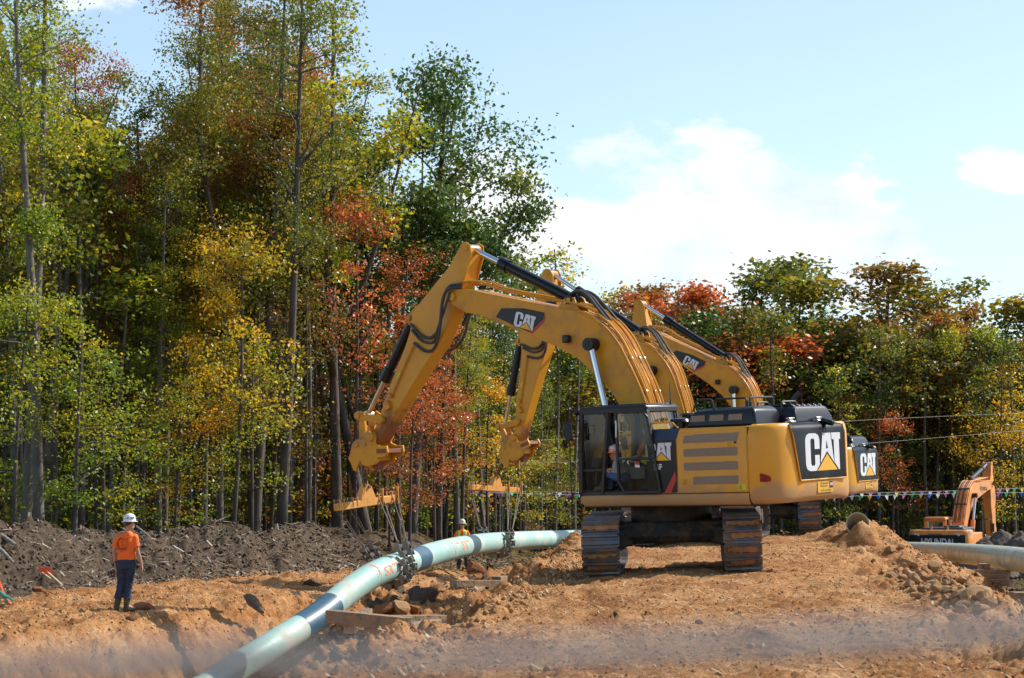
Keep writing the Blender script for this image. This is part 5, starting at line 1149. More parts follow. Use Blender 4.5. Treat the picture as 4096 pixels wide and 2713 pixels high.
    b.loft([ring_e(c, rx, ry) for c, rx, ry in ((J['pelvis'] + Vector((0, 0, .06)), .168, .12), (J['pelvis'], .178, .13), (J['pelvis'] - Vector((0, 0, .08)), .175, .132), (J['pelvis'] - Vector((0, 0, .14)), .15, .12))])
    for s in ('L', 'R'):
        a_, k_, n_ = J['hip' + s], J['kn' + s], J['an' + s]; b.tube([a_, a_.lerp(k_, .5), k_, k_.lerp(n_, .5), n_ + Vector((0, 0, .13))], [.105, .092, .074, .072, .076], n=16)
    tr = fused(b, 'trousers', trouser_m, root, .011, 2)
    dd = tr.modifiers.new('folds', 'DISPLACE'); dd.texture = bpy.data.textures.new('folds', 'CLOUDS'); dd.texture.noise_scale = .09; dd.strength = .03
    for s in ('L', 'R'):
        b = MB(); n_ = J['an' + s]; k_ = J['kn' + s]; up_ = (k_ - n_).normalized(); tdir = J['toe' + s] - n_; tdir.z = 0; tdir.normalize()
        b.tube([n_ + up_ * .20, n_ + up_ * .1, n_, n_ - Vector((0, 0, .05))], [.064, .06, .055, .052], n=14)
        b.tube([n_ - Vector((0, 0, .07)) - tdir * .06, n_ - Vector((0, 0, .065)) + tdir * .05, J['toe' + s] + Vector((0, 0, .0))], [.045, .05, .042], n=12)
        fused(b, 'boot', boot_m, root, .009, 1)
    ht = hat(root, h + Vector((0, 0, .055)), hat_m, hat_brim)
    b = MB(); b.ell(h + Vector((0, 0, .02)) - fc * .02, (.082, .10, .085), 16, 8); b.build('hair', pm_hair, root, smooth=60)
    return root, J, sh, ht
pm_hair = pm('brown_hair', (.10, .055, .03), (.06, .03, .018), 40, .8)
orange_shirt = pm('neon_orange_shirt', (.98, .17, .012), (.92, .14, .01), 6, .75)
denim = pm('dark_blue_denim', (.030, .048, .085), (.014, .024, .045), 7, .85); boots_m = pm('camouflage_boots', (.10, .085, .03), (.035, .04, .015), 18, .7)
whitehat = pm('white_hard_hat', (.78, .80, .84), None, 3, .3, coat=.4)
J1 = dict(head=(.05, .02, 1.64), face=(.75, .65, -.15), neck=(.015, 0, 1.50), chest=(-.015, 0, 1.32), waist=(0, 0, 1.10), pelvis=(.005, 0, .93),
          shL=(-.155, 0, 1.385), elL=(-.235, -.01, 1.14), wrL=(-.215, .03, .90), hdL=(-.20, .05, .80), shR=(.155, 0, 1.385), elR=(.215, -.03, 1.13), wrR=(.285, .02, .87), hdR=(.30, .04, .77),
          hipL=(-.085, 0, .90), knL=(-.105, .03, .52), anL=(-.165, -.03, .10), toeL=(-.20, .10, .035), hipR=(.085, 0, .90), knR=(.05, .04, .52), anR=(.01, 0, .10), toeR=(.16, .07, .035))
pw_ = at(503, 2456, 41.2); wz = max(gz(pw_.x + dx_, pw_.y - dy_) for dx_ in (-.2, -.1, 0, .1) for dy_ in (0, .3, .6))
man, J1v, sh1, ht1 = standing('person', (pw_.x, pw_.y, wz), 0, 'worker in neon orange T-shirt and white hard hat seen from behind', J1, orange_shirt, denim, boots_m, whitehat)
# print on the back of the shirt and stickers on the hat
ink = pm('dark_shirt_print', (.30, .06, .02), None, 30, .8)
def back_print(parts):
    b = MB()
    for pts in parts:
        fy = lambda p: -.126 * math.sqrt(max(.05, 1 - ((p[0] + .012) / .20) ** 2)) - .014
        for (p, q) in zip(pts, pts[1:]): b.beam((p[0], fy(p), p[1]), (q[0], fy(q), q[1]), .006, .012, up=(0, 1, 0))
    o = b.build('shirt_print', ink, man, smooth=0)
back_print([[(-.06 + .105 * math.cos(t / 24 * 6.283), 1.27 + .11 * math.sin(t / 24 * 6.283)) for t in range(25)], [(-.06 + .09 * math.cos(t / 24 * 6.283), 1.27 + .095 * math.sin(t / 24 * 6.283)) for t in range(4, 22)],
            [(-.10, 1.37), (-.085, 1.395), (-.065, 1.37)], [(-.09, 1.29), (-.06, 1.31), (-.045, 1.33)], [(-.05, 1.26), (-.035, 1.235), (-.055, 1.23), (-.05, 1.26)], [(-.15, 1.16), (-.10, 1.15), (-.05, 1.165), (0, 1.15), (.02, 1.17)], [(-.09, 1.13), (-.05, 1.11)], [(.01, 1.36), (.06, 1.385), (.10, 1.38)]])
hc = J1v['head'] + Vector((0, 0, .055))
def on_hat(az, z, r, m, nm, par=ht1, shape='disc', w=.05, h=.03):
    rr = .118; c = hc + Vector((math.sin(az) * rr, -math.cos(az) * rr * 1.1, z)); nrm = Vector((math.sin(az), -math.cos(az), .25)).normalized(); u = Vector((math.cos(az), math.sin(az), 0)); v = nrm.cross(u) * -1
    if v.z < 0: v = -v
    b = MB()
    if shape == 'disc': b.flat([c + nrm * .004 + (u * math.cos(a) + v * math.sin(a)) * r for a in [2 * math.pi * k / 12 for k in range(12)]])
    else: b.flat([c + nrm * .004 + u * sx * w / 2 + v * sz * h / 2 for (sx, sz) in ((-1, -1), (1, -1), (1, 1), (-1, 1))])
    b.build(nm, m, par, smooth=0); return c + nrm * .006, u, v
on_hat(-.62, .05, .019, MT['triyellow'], 'round_sticker'); on_hat(-.12, .05, .019, rib, 'round_sticker')
c_, u_, v_ = on_hat(.62, .06, 0, MT['black'], 'name_sticker', shape='rect', w=.07, h=.036); text_on('VEL', c_ - u_ * .028 - v_ * .012, u_, v_, .055, .022, MT['white'], ht1)
b = MB(); w_ = J1v['wrL']; b.cyl(w_ + Vector((0, 0, .035)), w_ + Vector((0, 0, .012)), .034, n=14); b.build('wrist_watch', MT['black'], man)
# second worker, facing the viewer beyond the pipe
J2 = dict(head=(.0, -.01, 1.62), face=(.05, -1, -.15), neck=(0, 0, 1.48), chest=(0, 0, 1.30), waist=(0, 0, 1.09), pelvis=(0, 0, .92),
          shL=(-.16, 0, 1.37), elL=(-.26, .02, 1.14), wrL=(-.22, -.10, .94), hdL=(-.20, -.14, .86), shR=(.16, 0, 1.37), elR=(.27, .03, 1.15), wrR=(.25, -.06, .92), hdR=(.25, -.08, .83),
          hipL=(-.09, 0, .89), knL=(-.10, -.02, .50), anL=(-.12, 0, .10), toeL=(-.14, -.15, .035), hipR=(.09, 0, .89), knR=(.13, .0, .50), anR=(.17, .05, .10), toeR=(.20, -.10, .035))
lime = pm('lime_safety_vest', (.55, .80, .02), (.5, .72, .02), 7, .7); grn_boot = pm('green_boots', (.10, .13, .05), (.05, .07, .03), 12, .7); dirty_hat = pm('worn_white_hat', (.70, .68, .62), (.45, .42, .36), 12, .5)
p_ = at(1848, 2298, 74.5); wz2 = gz(p_.x, p_.y)
m2, J2v, sh2, ht2 = standing('person', (p_.x, p_.y, max(wz2, p_.z) if abs(wz2 - p_.z) < .35 else wz2), 0, 'worker in lime vest and white hard hat standing behind the hanging pipe', J2, orange_shirt, pm('dark_trousers', (.03, .028, .035), None, 8, .8), grn_boot, dirty_hat, vest_m=lime)
b = MB(); hh = J2v['head']; b.box(hh + Vector((-.032, -.098, .012)), (.05, .012, .03)); b.box(hh + Vector((.032, -.098, .012)), (.05, .012, .03)); b.box(hh + Vector((0, -.10, .018)), (.02, .01, .008)); b.build('sunglasses', MT['black'], m2, bevel=.004)

# people in the cab of the nearest excavator: local x forward, y left, z up
def seated(name, label, pts, shirt_m, trouser_m, boot_m, hat_m=None, vest_m=None):
    root = empty(name, label=label, cat='person', mat=M1 @ Matrix.Translation(Vector(pts['pelvis']))); o0 = Vector(pts['pelvis']); P = {k: Vector(v) - o0 for k, v in pts.items()}
    b = MB(); h = P['head']; b.ell(h, (.096, .076, .118), 16, 10); b.ell(h + Vector((.10, 0, -.015)), (.018, .014, .024), 8, 6)
    for s in (-1, 1): b.ell(h + Vector((0, .078 * s, -.01)), (.022, .014, .034), 8, 6); b.ell(h + Vector((.082, .03 * s, .012)), (.01, .014, .008), 8, 6)
    b.tube([h - Vector((.01, 0, .05)), P['neck'], P['neck'].lerp(P['chest'], .4)], [.055, .057, .08], n=12)
    b.tube([P['neck'].lerp(P['chest'], .5), P['chest'], P['waist'], P['pelvis']], [.10, .135, .125, .14], n=16)
    for s in ('L', 'R'):
        b.tube([P['sh' + s], P['el' + s], P['wr' + s]], [.052, .04, .028], n=10); hand(b, P['wr' + s], P['hd' + s] - P['wr' + s], 1 if s == 'L' else -1, Vector((0, 0, 1)), curl=.8)
        b.tube([P['pelvis'] + Vector((.02, .08 if s == 'L' else -.08, 0)), P['kn' + s], P['an' + s], P['toe' + s]], [.085, .058, .042, .035], n=12, smooth=1)
    fused(b, 'body', skin_m, root, .009, 1)
    b = MB(); b.tube([P['neck'].lerp(P['chest'], .25), P['chest'], P['waist'], P['pelvis'] + Vector((0, 0, .04))], [.11, .165, .155, .165], n=18)
    for s in ('L', 'R'): b.tube([P['sh' + s].lerp(P['chest'], .2), P['sh' + s], P['sh' + s].lerp(P['el' + s], .9)], [.07, .072, .06], n=12)
    sh = fused(b, 'shirt', shirt_m, root, .012, 2)
    if vest_m:
        b = MB(); b.tube([P['neck'].lerp(P['chest'], .35), P['chest'], P['waist'], P['pelvis'] + Vector((0, 0, .06))], [.14, .182, .172, .178], n=18); fused(b, 'vest', vest_m, root, .012, 2)
    b = MB(); b.ell(P['pelvis'], (.16, .18, .12), 16, 8)
    for s in ('L', 'R'): b.tube([P['pelvis'] + Vector((.02, .09 if s == 'L' else -.09, 0)), P['kn' + s], P['kn' + s].lerp(P['an' + s], .95)], [.10, .08, .075], n=14, smooth=1)
    fused(b, 'trousers', trouser_m, root, .012, 2)
    for s in ('L', 'R'):
        b = MB(); b.tube([P['an' + s] + (P['kn' + s] - P['an' + s]).normalized() * .12, P['an' + s], P['an' + s].lerp(P['toe' + s], .5), P['toe' + s]], [.055, .055, .05, .042], n=12, smooth=1); fused(b, 'boot', boot_m, root, .01, 1)
    if hat_m: hat(root, h + Vector((0, 0, .055)), hat_m, .14)
    else: b = MB(); b.ell(h + Vector((-.015, 0, .03)), (.10, .082, .10), 14, 8); b.build('hair', pm_hair, root)
    return root
bluej = pm('blue_jeans', (.045, .11, .24), (.03, .07, .16), 10, .8); tan_boot = pm('tan_boots', (.28, .16, .09), None, 12, .7)
seated('person', 'operator in a lime vest sitting in the cab seat of the nearest excavator', dict(pelvis=(-.2, 1.0, 1.98), waist=(-.25, 1.0, 2.14), chest=(-.27, 1.0, 2.34), neck=(-.25, 1.0, 2.5), head=(-.20, 1.0, 2.66),
       shL=(-.26, 1.17, 2.42), elL=(-.15, 1.27, 2.18), wrL=(.08, 1.28, 2.14), hdL=(.16, 1.28, 2.14), shR=(-.26, .83, 2.42), elR=(-.15, .73, 2.18), wrR=(.08, .68, 2.14), hdR=(.16, .66, 2.14),
       knL=(.25, 1.08, 2.02), anL=(.5, 1.08, 1.66), toeL=(.68, 1.08, 1.62), knR=(.25, .9, 2.02), anR=(.5, .88, 1.66), toeR=(.68, .88, 1.62)), pm('orange_sleeves', (.7, .2, .05), None, 6, .8), denim, tan_boot, None, lime)
ohat = pm('orange_and_white_hat', (.78, .78, .78), (.85, .25, .06), 9, .5, lo=.47, hi=.5)
seated('person', 'person in blue jeans and orange and white hard hat stooping in the nearest cab', dict(pelvis=(.12, 1.34, 1.78), waist=(.17, 1.33, 1.90), chest=(.24, 1.32, 2.04), neck=(.30, 1.32, 2.14), head=(.36, 1.32, 2.22),
       shL=(.24, 1.42, 2.08), elL=(.32, 1.43, 1.86), wrL=(.48, 1.42, 1.93), hdL=(.56, 1.40, 1.95), shR=(.25, 1.2, 2.08), elR=(.36, 1.16, 1.88), wrR=(.54, 1.16, 1.93), hdR=(.62, 1.16, 1.95),
       knL=(.50, 1.38, 1.86), anL=(.62, 1.38, 1.61), toeL=(.80, 1.38, 1.57), knR=(.48, 1.24, 1.84), anR=(.55, 1.22, 1.61), toeR=(.72, 1.22, 1.57)), pm('grey_shirt', (.30, .31, .30), None, 6, .8), bluej, tan_boot, ohat)
# ------------------------------------------------------------------ rocks, clods, wood chips
def rock_mesh(seed, n=1):
    b = bmesh.new(); bmesh.ops.create_icosphere(b, subdivisions=2, radius=1.0); rr = random.Random(seed)
    cuts = [(Vector((rr.uniform(-1, 1), rr.uniform(-1, 1), rr.uniform(-1, 1))).normalized(), rr.uniform(.45, .8)) for _ in range(9)]
    for v in b.verts:
        for nrm, d in cuts:
            k = v.co.dot(nrm)
            if k > d: v.co -= nrm * (k - d) * .92
        v.co += Vector((rr.uniform(-1, 1), rr.uniform(-1, 1), rr.uniform(-1, 1))) * .035
    me = bpy.data.meshes.new('rock'); b.to_mesh(me); b.free(); return me
rock_m = pm('tan_clay_rock', (.46, .27, .125), (.33, .17, .065), 4, .9, bump=.6, bscale=14)
clod_m = pm('dark_clod', (.13, .09, .06), (.07, .05, .035), 5, .95, bump=.6, bscale=12)
clay_clod_m = pm('orange_clay_clod', (.36, .15, .05), (.24, .09, .03), 5, .95, bump=.6, bscale=12)
RM_ = [rock_mesh(i) for i in range(8)]
for me in RM_: me.materials.append(rock_m)
rr = random.Random(11)
def put_rock(px, py, Y, s, label, group, m=None, flat=.7, lift=.25, name='rock', cat='rock'):
    X = (px - 2048) / FPX * Y; me = RM_[rr.randrange(8)]; o = bpy.data.objects.new(name, me); COL.objects.link(o)
    sc = Vector((s * rr.uniform(.7, 1.25), s * rr.uniform(.7, 1.2), s * rr.uniform(.5, .85) * flat / .7)); o.scale = sc
    o.rotation_euler = (rr.uniform(-.5, .5), rr.uniform(-.5, .5), rr.uniform(0, 6.28)); o.location = (X, Y, gz(X, Y) + sc.z * lift)
    if m: o.material_slots[0].link = 'OBJECT'; o.material_slots[0].material = m
    return tag(o, label, cat, group)
def hit(px, py, y0=18, y1=75):
    """distance at which the line of sight through a pixel meets the ground"""
    Ys = np.arange(y0, y1, .12); P0 = at(px, py, 1.0); dx = P0.x; dz = P0.z - EYE
    z, _ = ground_h(dx * Ys, Ys); k = np.where(z >= EYE + dz * Ys)[0]
    return float(Ys[k[0]]) if len(k) else None
n_r = 0
while n_r < 130:
    t = rr.random(); px = rr.gauss(3740, 120); py = rr.gauss(2335, 42) + (px - 3740) * .22
    if not (3440 < px < 4090 and 2180 < py < 2450): continue
    Y = hit(px, py)
    if Y is None or Y > 46: continue
    put_rock(px, py, Y, rr.choice([.05, .06, .07, .08, .09, .11, .14]) , 'tan stone in the loose heap on the near slope of the ridge', 'stones heaped on the ridge slope'); n_r += 1
for (px, py, s, lab) in [(3735, 2268, .20, 'tall pointed tan rock standing in the stone heap'), (3625, 2312, .19, 'large flat tan rock at the left of the stone heap'), (3665, 2338, .16, 'squared tan rock below the pointed one in the stone heap'), (3905, 2390, .22, 'big slab leaning at the right foot of the stone heap'), (3560, 2207, .2, 'brown split block high on the ridge slope'), (3600, 2192, .15, 'long flat stone above the split block on the ridge')]:
    Y = hit(px, py)
    if Y: put_rock(px, py, Y, s, lab, None)
for (px, py, s, lab, m, cat) in [(1695, 2400, .40, 'largest dark clod in the trench, right of the hanging pipe', clod_m, 'clod'), (1665, 2372, .26, 'smaller dark clod on top of the largest one', clod_m, 'clod'), (1590, 2425, .2, 'dark lump left of the largest clod', clod_m, 'clod'), (1600, 2455, .28, 'pointed tan rock behind the timber heap', None, 'rock'),
                     (1555, 2452, .34, 'orange clay lump behind the timber heap', clay_clod_m, 'clod'), (1655, 2455, .28, 'rounded orange lump right of the pointed rock', clay_clod_m, 'clod'), (1900, 2290, .45, 'orange boulder of clay beside the far worker', clay_clod_m, 'clod'), (1250, 2345, .3, 'brown lump on the trench lip left of the pipe', clod_m, 'clod'),
                     (580, 2440, .22, 'brown clod just right of the orange shirted worker', clay_clod_m, 'clod'), (548, 2478, .16, 'upright clod on the bench lip below the worker', clay_clod_m, 'clod'), (2700, 2405, .035, 'small dark stone in the middle of the haul road', clod_m, 'rock'), (2460, 2465, .06, 'flat brown stone at the left of the haul road', clod_m, 'rock'), (2790, 2497, .07, 'reddish stone on the haul road near the viewer', clay_clod_m, 'rock'),
                     (165, 2375, .13, 'orange clod at the foot of the dark bank at far left', clay_clod_m, 'clod'), (1370, 2650, .13, 'dark clod in the near left foreground', clod_m, 'clod'), (1345, 2560, .18, 'brown clod near the bottom of the hanging pipe', clod_m, 'clod')]:
    Y = hit(px, py)
    if Y: put_rock(px, py, Y, s, lab, None, m, name='rock' if cat == 'rock' else 'clod', cat=cat)
def scatter(name, label, N, sampler, size, m, shape, seed, flat=1.0):
    rs = np.random.RandomState(seed); X, Y, sz = sampler(rs, N); z, zone = ground_h(X, Y)
    if shape == 'stone':
        base = np.array([(0, 0, 1), (.9, .1, 0), (-.2, .85, .1), (-.8, -.3, -.05), (.15, -.9, .05), (0, 0, -.7)], float); faces = np.array([(0, 1, 2), (0, 2, 3), (0, 3, 4), (0, 4, 1), (5, 2, 1), (5, 3, 2), (5, 4, 3), (5, 1, 4)])
    elif shape == 'chip':
        base = np.array([(1, .12, .0), (-1, .16, .02), (-1, -.1, 0), (1, -.14, .02), (0, 0, .10)], float); faces = np.array([(0, 1, 4), (1, 2, 4), (2, 3, 4), (3, 0, 4)])
    n = len(X); a = rs.rand(n) * 6.283; ca, sa = np.cos(a), np.sin(a); V = np.repeat(base[None], n, 0) * (1 + .45 * (rs.rand(n, len(base), 3) - .5)) ; V = V * sz[:, None, None]; V[..., 2] *= flat
    ti = (rs.rand(n, 1) - .5) * (.9 if shape == 'chip' else .5); V[..., 2] = V[..., 2] + V[..., 0] * ti
    vx = V[..., 0] * ca[:, None] - V[..., 1] * sa[:, None]; vy = V[..., 0] * sa[:, None] + V[..., 1] * ca[:, None]
    V[..., 0] = vx + X[:, None]; V[..., 1] = vy + Y[:, None]; V[..., 2] += (z + sz * .25)[:, None]
    F = faces[None] + (np.arange(n) * len(base))[:, None, None]
    me = bpy.data.meshes.new(name); co = V.reshape(-1, 3).astype(np.float32); F = F.reshape(-1, 3).astype(np.int32)
    me.vertices.add(len(co)); me.vertices.foreach_set('co', co.ravel()); me.loops.add(F.size); me.loops.foreach_set('vertex_index', F.ravel()); me.polygons.add(len(F)); me.polygons.foreach_set('loop_start', np.arange(0, F.size, 3, dtype=np.int32)); me.update()
    rnd = np.repeat(rs.rand(n), len(faces)).astype(np.float32); at_ = me.attributes.new('rnd', 'FLOAT', 'FACE'); at_.data.foreach_set('value', rnd)
    me.materials.append(m); o = link(bpy.data.objects.new(name, me)); tag(o, label, kind='stuff'); return o
def rnd_mat(name, stops, rough=.95):
    m, n, l, b = nmat(name); a = n.new('ShaderNodeAttribute'); a.attribute_name = 'rnd'; r = ramp(n, stops); l.new(a.outputs['Fac'], r.inputs[0]); l.new(r.outputs[0], b.inputs['Base Color']); b.inputs['Roughness'].default_value = rough; b.inputs['Specular IOR Level'].default_value = .2; return m
grav_m = rnd_mat('gravel_stones', [(0, (.22, .09, .03)), (.4, (.36, .17, .06)), (.8, (.48, .29, .13)), (1, (.60, .46, .30))])
soil_m = rnd_mat('soil_crumbs', [(0, (.040, .026, .016)), (.5, (.095, .066, .043)), (.88, (.16, .12, .082)), (1, (.32, .26, .19))])
chip_m = rnd_mat('wood_chips', [(0, (.26, .14, .06)), (.6, (.42, .26, .13)), (1, (.58, .44, .28))], .8)
def samp_pad(rs, N):
    Y = 15 + (rs.rand(N) ** 1.5) * 58; e0 = -1.9 + .095 * (Y - 18); e1 = 5.6 + .11 * (Y - 20); X = e0 + rs.rand(N) * (e1 - e0 + 1.2); return X, Y, .006 + .022 * rs.rand(N) ** 4 + (rs.rand(N) > .992) * .035 * rs.rand(N)
def samp_rough(rs, N):
    Y = 17 + rs.rand(N) ** 1.2 * 52; left = rs.rand(N) < .6; e = np.where(left, -1.6 + .095 * (Y - 18), 5.4 + .11 * (Y - 20)); X = np.where(left, e - rs.rand(N) ** 1.3 * 6.5 + .6, e + rs.rand(N) * 3.2); return X, Y, .008 + .055 * rs.rand(N) ** 5
def samp_bench(rs, N):
    Y = 30 + rs.rand(N) * 40; c = -8.2 + .157 * (Y - 33.8); X = c - rs.rand(N) * 5.5 + .8; return X, Y, .010 + .035 * rs.rand(N) ** 3
def samp_berm(rs, N):
    Y = 40 + rs.rand(N) * 50; b = -11.6 + .35 * (Y - 49.4); X = b - rs.rand(N) * 5.2 + .5; return X, Y, .010 + .065 * rs.rand(N) ** 5
def samp_right(rs, N):
    Y = 34 + rs.rand(N) * 60; X = 8.6 + .1 * (Y - 34) + rs.rand(N) ** .8 * (6 + .05 * Y); return X, Y, .015 + .08 * rs.rand(N) ** 3
scatter('road_gravel', 'small stones strewn over the haul road', 26000, samp_pad, 0, grav_m, 'stone', 1)
scatter('clay_rubble', 'broken clay and stones along the trench and the ridge', 26000, samp_rough, 0, grav_m, 'stone', 2)
scatter('bench_gravel', 'small stones on the bench left of the trench', 9000, samp_bench, 0, grav_m, 'stone', 3)
scatter('bank_crumbs', 'crumbs of dark topsoil and roots on the long bank', 30000, samp_berm, 0, soil_m, 'stone', 4)
scatter('debris_crumbs', 'dark crumbs and bark on the low ground at the right', 16000, samp_right, 0, soil_m, 'stone', 5)
def chips(s):
    def f(rs, N): X, Y, _ = s(rs, N); return X, Y, .03 + .06 * rs.rand(N) ** 2.5
    return f
scatter('wood_chips', 'pale wood splinters trodden into the haul road', 7000, chips(samp_pad), 0, chip_m, 'chip', 6, flat=.5)
scatter('bench_splinters', 'pale splinters on the bench', 900, chips(samp_bench), 0, chip_m, 'chip', 7, flat=.5)
def twigs(s):
    def f(rs, N): X, Y, _ = s(rs, N); return X, Y, .07 + .16 * rs.rand(N) ** 2.5
    return f
twig_m = rnd_mat('pale_roots', [(0, (.12, .085, .06)), (.6, (.26, .2, .15)), (1, (.5, .44, .36))])
scatter('bank_roots', 'torn roots and twigs in the dark bank', 5200, twigs(samp_berm), 0, twig_m, 'chip', 8, flat=.6)
scatter('debris_roots', 'roots and bark in the dark debris at the right', 2600, twigs(samp_right), 0, twig_m, 'chip', 9, flat=.6)
# heaps of dark debris beyond the right pipe
def heap(px, py_top, Y, rx, h, lab, seed):
    c = at(px, py_top, Y); n1, n2 = 64, 30; V = []; F = []
    A = np.linspace(0, 2 * math.pi, n1, endpoint=False); Rr = np.linspace(0, 1, n2); ca, sa = np.cos(A), np.sin(A)
    for r in Rr:
        x = ca * r * rx; yy = sa * r * rx * .8; z = h * (1 - r ** 1.6) * 1.0 + (fbm(x * 1.3 + seed * 7, yy * 1.3, 4, seed) - .5) * .5 * h * (1 - r) + domes(x * 3 + seed, yy * 3, 3, .6) * .14 + (fbm(x * 6, yy * 6, 3, 2) - .5) * .16
        V += [(x[i], yy[i], z[i] - h) for i in range(n1)]
    F = [(i * n1 + k, i * n1 + (k + 1) % n1, (i + 1) * n1 + (k + 1) % n1, (i + 1) * n1 + k) for i in range(n2 - 1) for k in range(n1)]
    b = MB(); b.add(V, F); o = b.build('debris_heap', heap_m, None, smooth=60); o.location = c; tag(o, lab, 'debris heap'); return o
heap_m = pm('bark_and_soil', (.20, .155, .12), (.055, .042, .032), 7, .95, bump=1.0, bscale=18)
heap(3985, 2122, 88, 1.7, 1.9, 'dark heap of bark and roots right behind the orange excavator', 1)
heap(4095, 2118, 86, 1.6, 1.9, 'dark heap of bark and roots cut by the right edge of the view', 2)
heap(3940, 2166, 84, 1.3, 1.3, 'low dark heap between the right pipe and the orange excavator', 3)
# ------------------------------------------------------------------ woods
def leafmat(name, stops, trans=.35):
    m = bpy.data.materials.new(name); m.use_nodes = True; n, l = m.node_tree.nodes, m.node_tree.links; b = n['Principled BSDF']; out = n['Material Output']
    a1 = n.new('ShaderNodeAttribute'); a1.attribute_name = 'leaf'; a2 = n.new('ShaderNodeAttribute'); a2.attribute_name = 'clump'; oi = n.new('ShaderNodeObjectInfo')
    def mm(op, a, bb, c=None):
        x = n.new('ShaderNodeMath'); x.operation = op
        for i, v in enumerate((a, bb, c)):
            if v is None: continue
            if isinstance(v, (int, float)): x.inputs[i].default_value = v
            else: l.new(v, x.inputs[i])
        return x.outputs[0]
    gm = n.new('ShaderNodeNewGeometry'); nz = n.new('ShaderNodeTexNoise'); nz.inputs['Scale'].default_value = .38; nz.inputs['Detail'].default_value = 4; nz.inputs['Roughness'].default_value = .65; l.new(gm.outputs['Position'], nz.inputs['Vector'])
    f = mm('ADD', mm('MULTIPLY', a1.outputs['Fac'], .40), mm('MULTIPLY', a2.outputs['Fac'], .30)); f = mm('ADD', f, mm('MULTIPLY', oi.outputs['Random'], .20)); f = mm('ADD', f, mm('MULTIPLY', mm('SUBTRACT', nz.outputs[0], .41), .65))
    r = ramp(n, [(p, tuple(min(.8, x * 1.3) for x in c)) for p, c in stops]); l.new(f, r.inputs[0]); l.new(r.outputs[0], b.inputs['Base Color']); b.inputs['Roughness'].default_value = .42; b.inputs['Specular IOR Level'].default_value = .55
    t = n.new('ShaderNodeBsdfTranslucent'); g = n.new('ShaderNodeMix'); g.data_type = 'RGBA'; g.blend_type = 'MULTIPLY'; g.inputs['Factor'].default_value = 1; l.new(r.outputs[0], g.inputs[6]); g.inputs[7].default_value = (1.45, 1.3, .8, 1); l.new(g.outputs[2], t.inputs[0])
    mx = n.new('ShaderNodeMixShader'); mx.inputs[0].default_value = trans; l.new(b.outputs[0], mx.inputs[1]); l.new(t.outputs[0], mx.inputs[2]); l.new(mx.outputs[0], out.inputs[0]); return m
LM = {
 'green': leafmat('green_leaves', [(.12, (.030, .052, .010)), (.42, (.075, .115, .016)), (.68, (.165, .18, .022)), (.88, (.36, .32, .03)), (.98, (.45, .22, .02))], .42),
 'oak': leafmat('dark_oak_leaves', [(.1, (.022, .050, .014)), (.5, (.050, .105, .022)), (.8, (.11, .165, .03)), (.95, (.32, .26, .04))], .34),
 'ygreen': leafmat('yellow_green_leaves', [(.10, (.060, .115, .012)), (.36, (.125, .185, .018)), (.62, (.27, .285, .02)), (.84, (.50, .34, .022)), (.97, (.52, .18, .02))], .48),
 'gold': leafmat('golden_leaves', [(.10, (.11, .16, .015)), (.32, (.22, .22, .018)), (.58, (.48, .32, .02)), (.82, (.62, .26, .02)), (.97, (.5, .13, .015))], .48),
 'red': leafmat('red_maple_leaves', [(.10, (.07, .10, .02)), (.30, (.16, .085, .02)), (.55, (.36, .085, .03)), (.80, (.50, .15, .045)), (.97, (.5, .30, .05))], .40),
 'rust': leafmat('rusty_leaves', [(.1, (.055, .080, .014)), (.35, (.10, .095, .016)), (.6, (.22, .115, .02)), (.85, (.40, .13, .02)), (.97, (.46, .28, .03))], .4),
 'olive': leafmat('olive_leaves', [(.10, (.045, .080, .012)), (.4, (.090, .12, .016)), (.68, (.19, .175, .02)), (.88, (.44, .26, .03))], .42)}
bark_m = pm('dark_bark', (.13, .105, .085), (.055, .043, .035), 3.5, .95, bump=.8, bscale=9, stretch=(1, 1, .25))
bark_g = pm('grey_bark', (.21, .185, .155), (.09, .075, .06), 3.5, .95, bump=.8, bscale=9, stretch=(1, 1, .25))
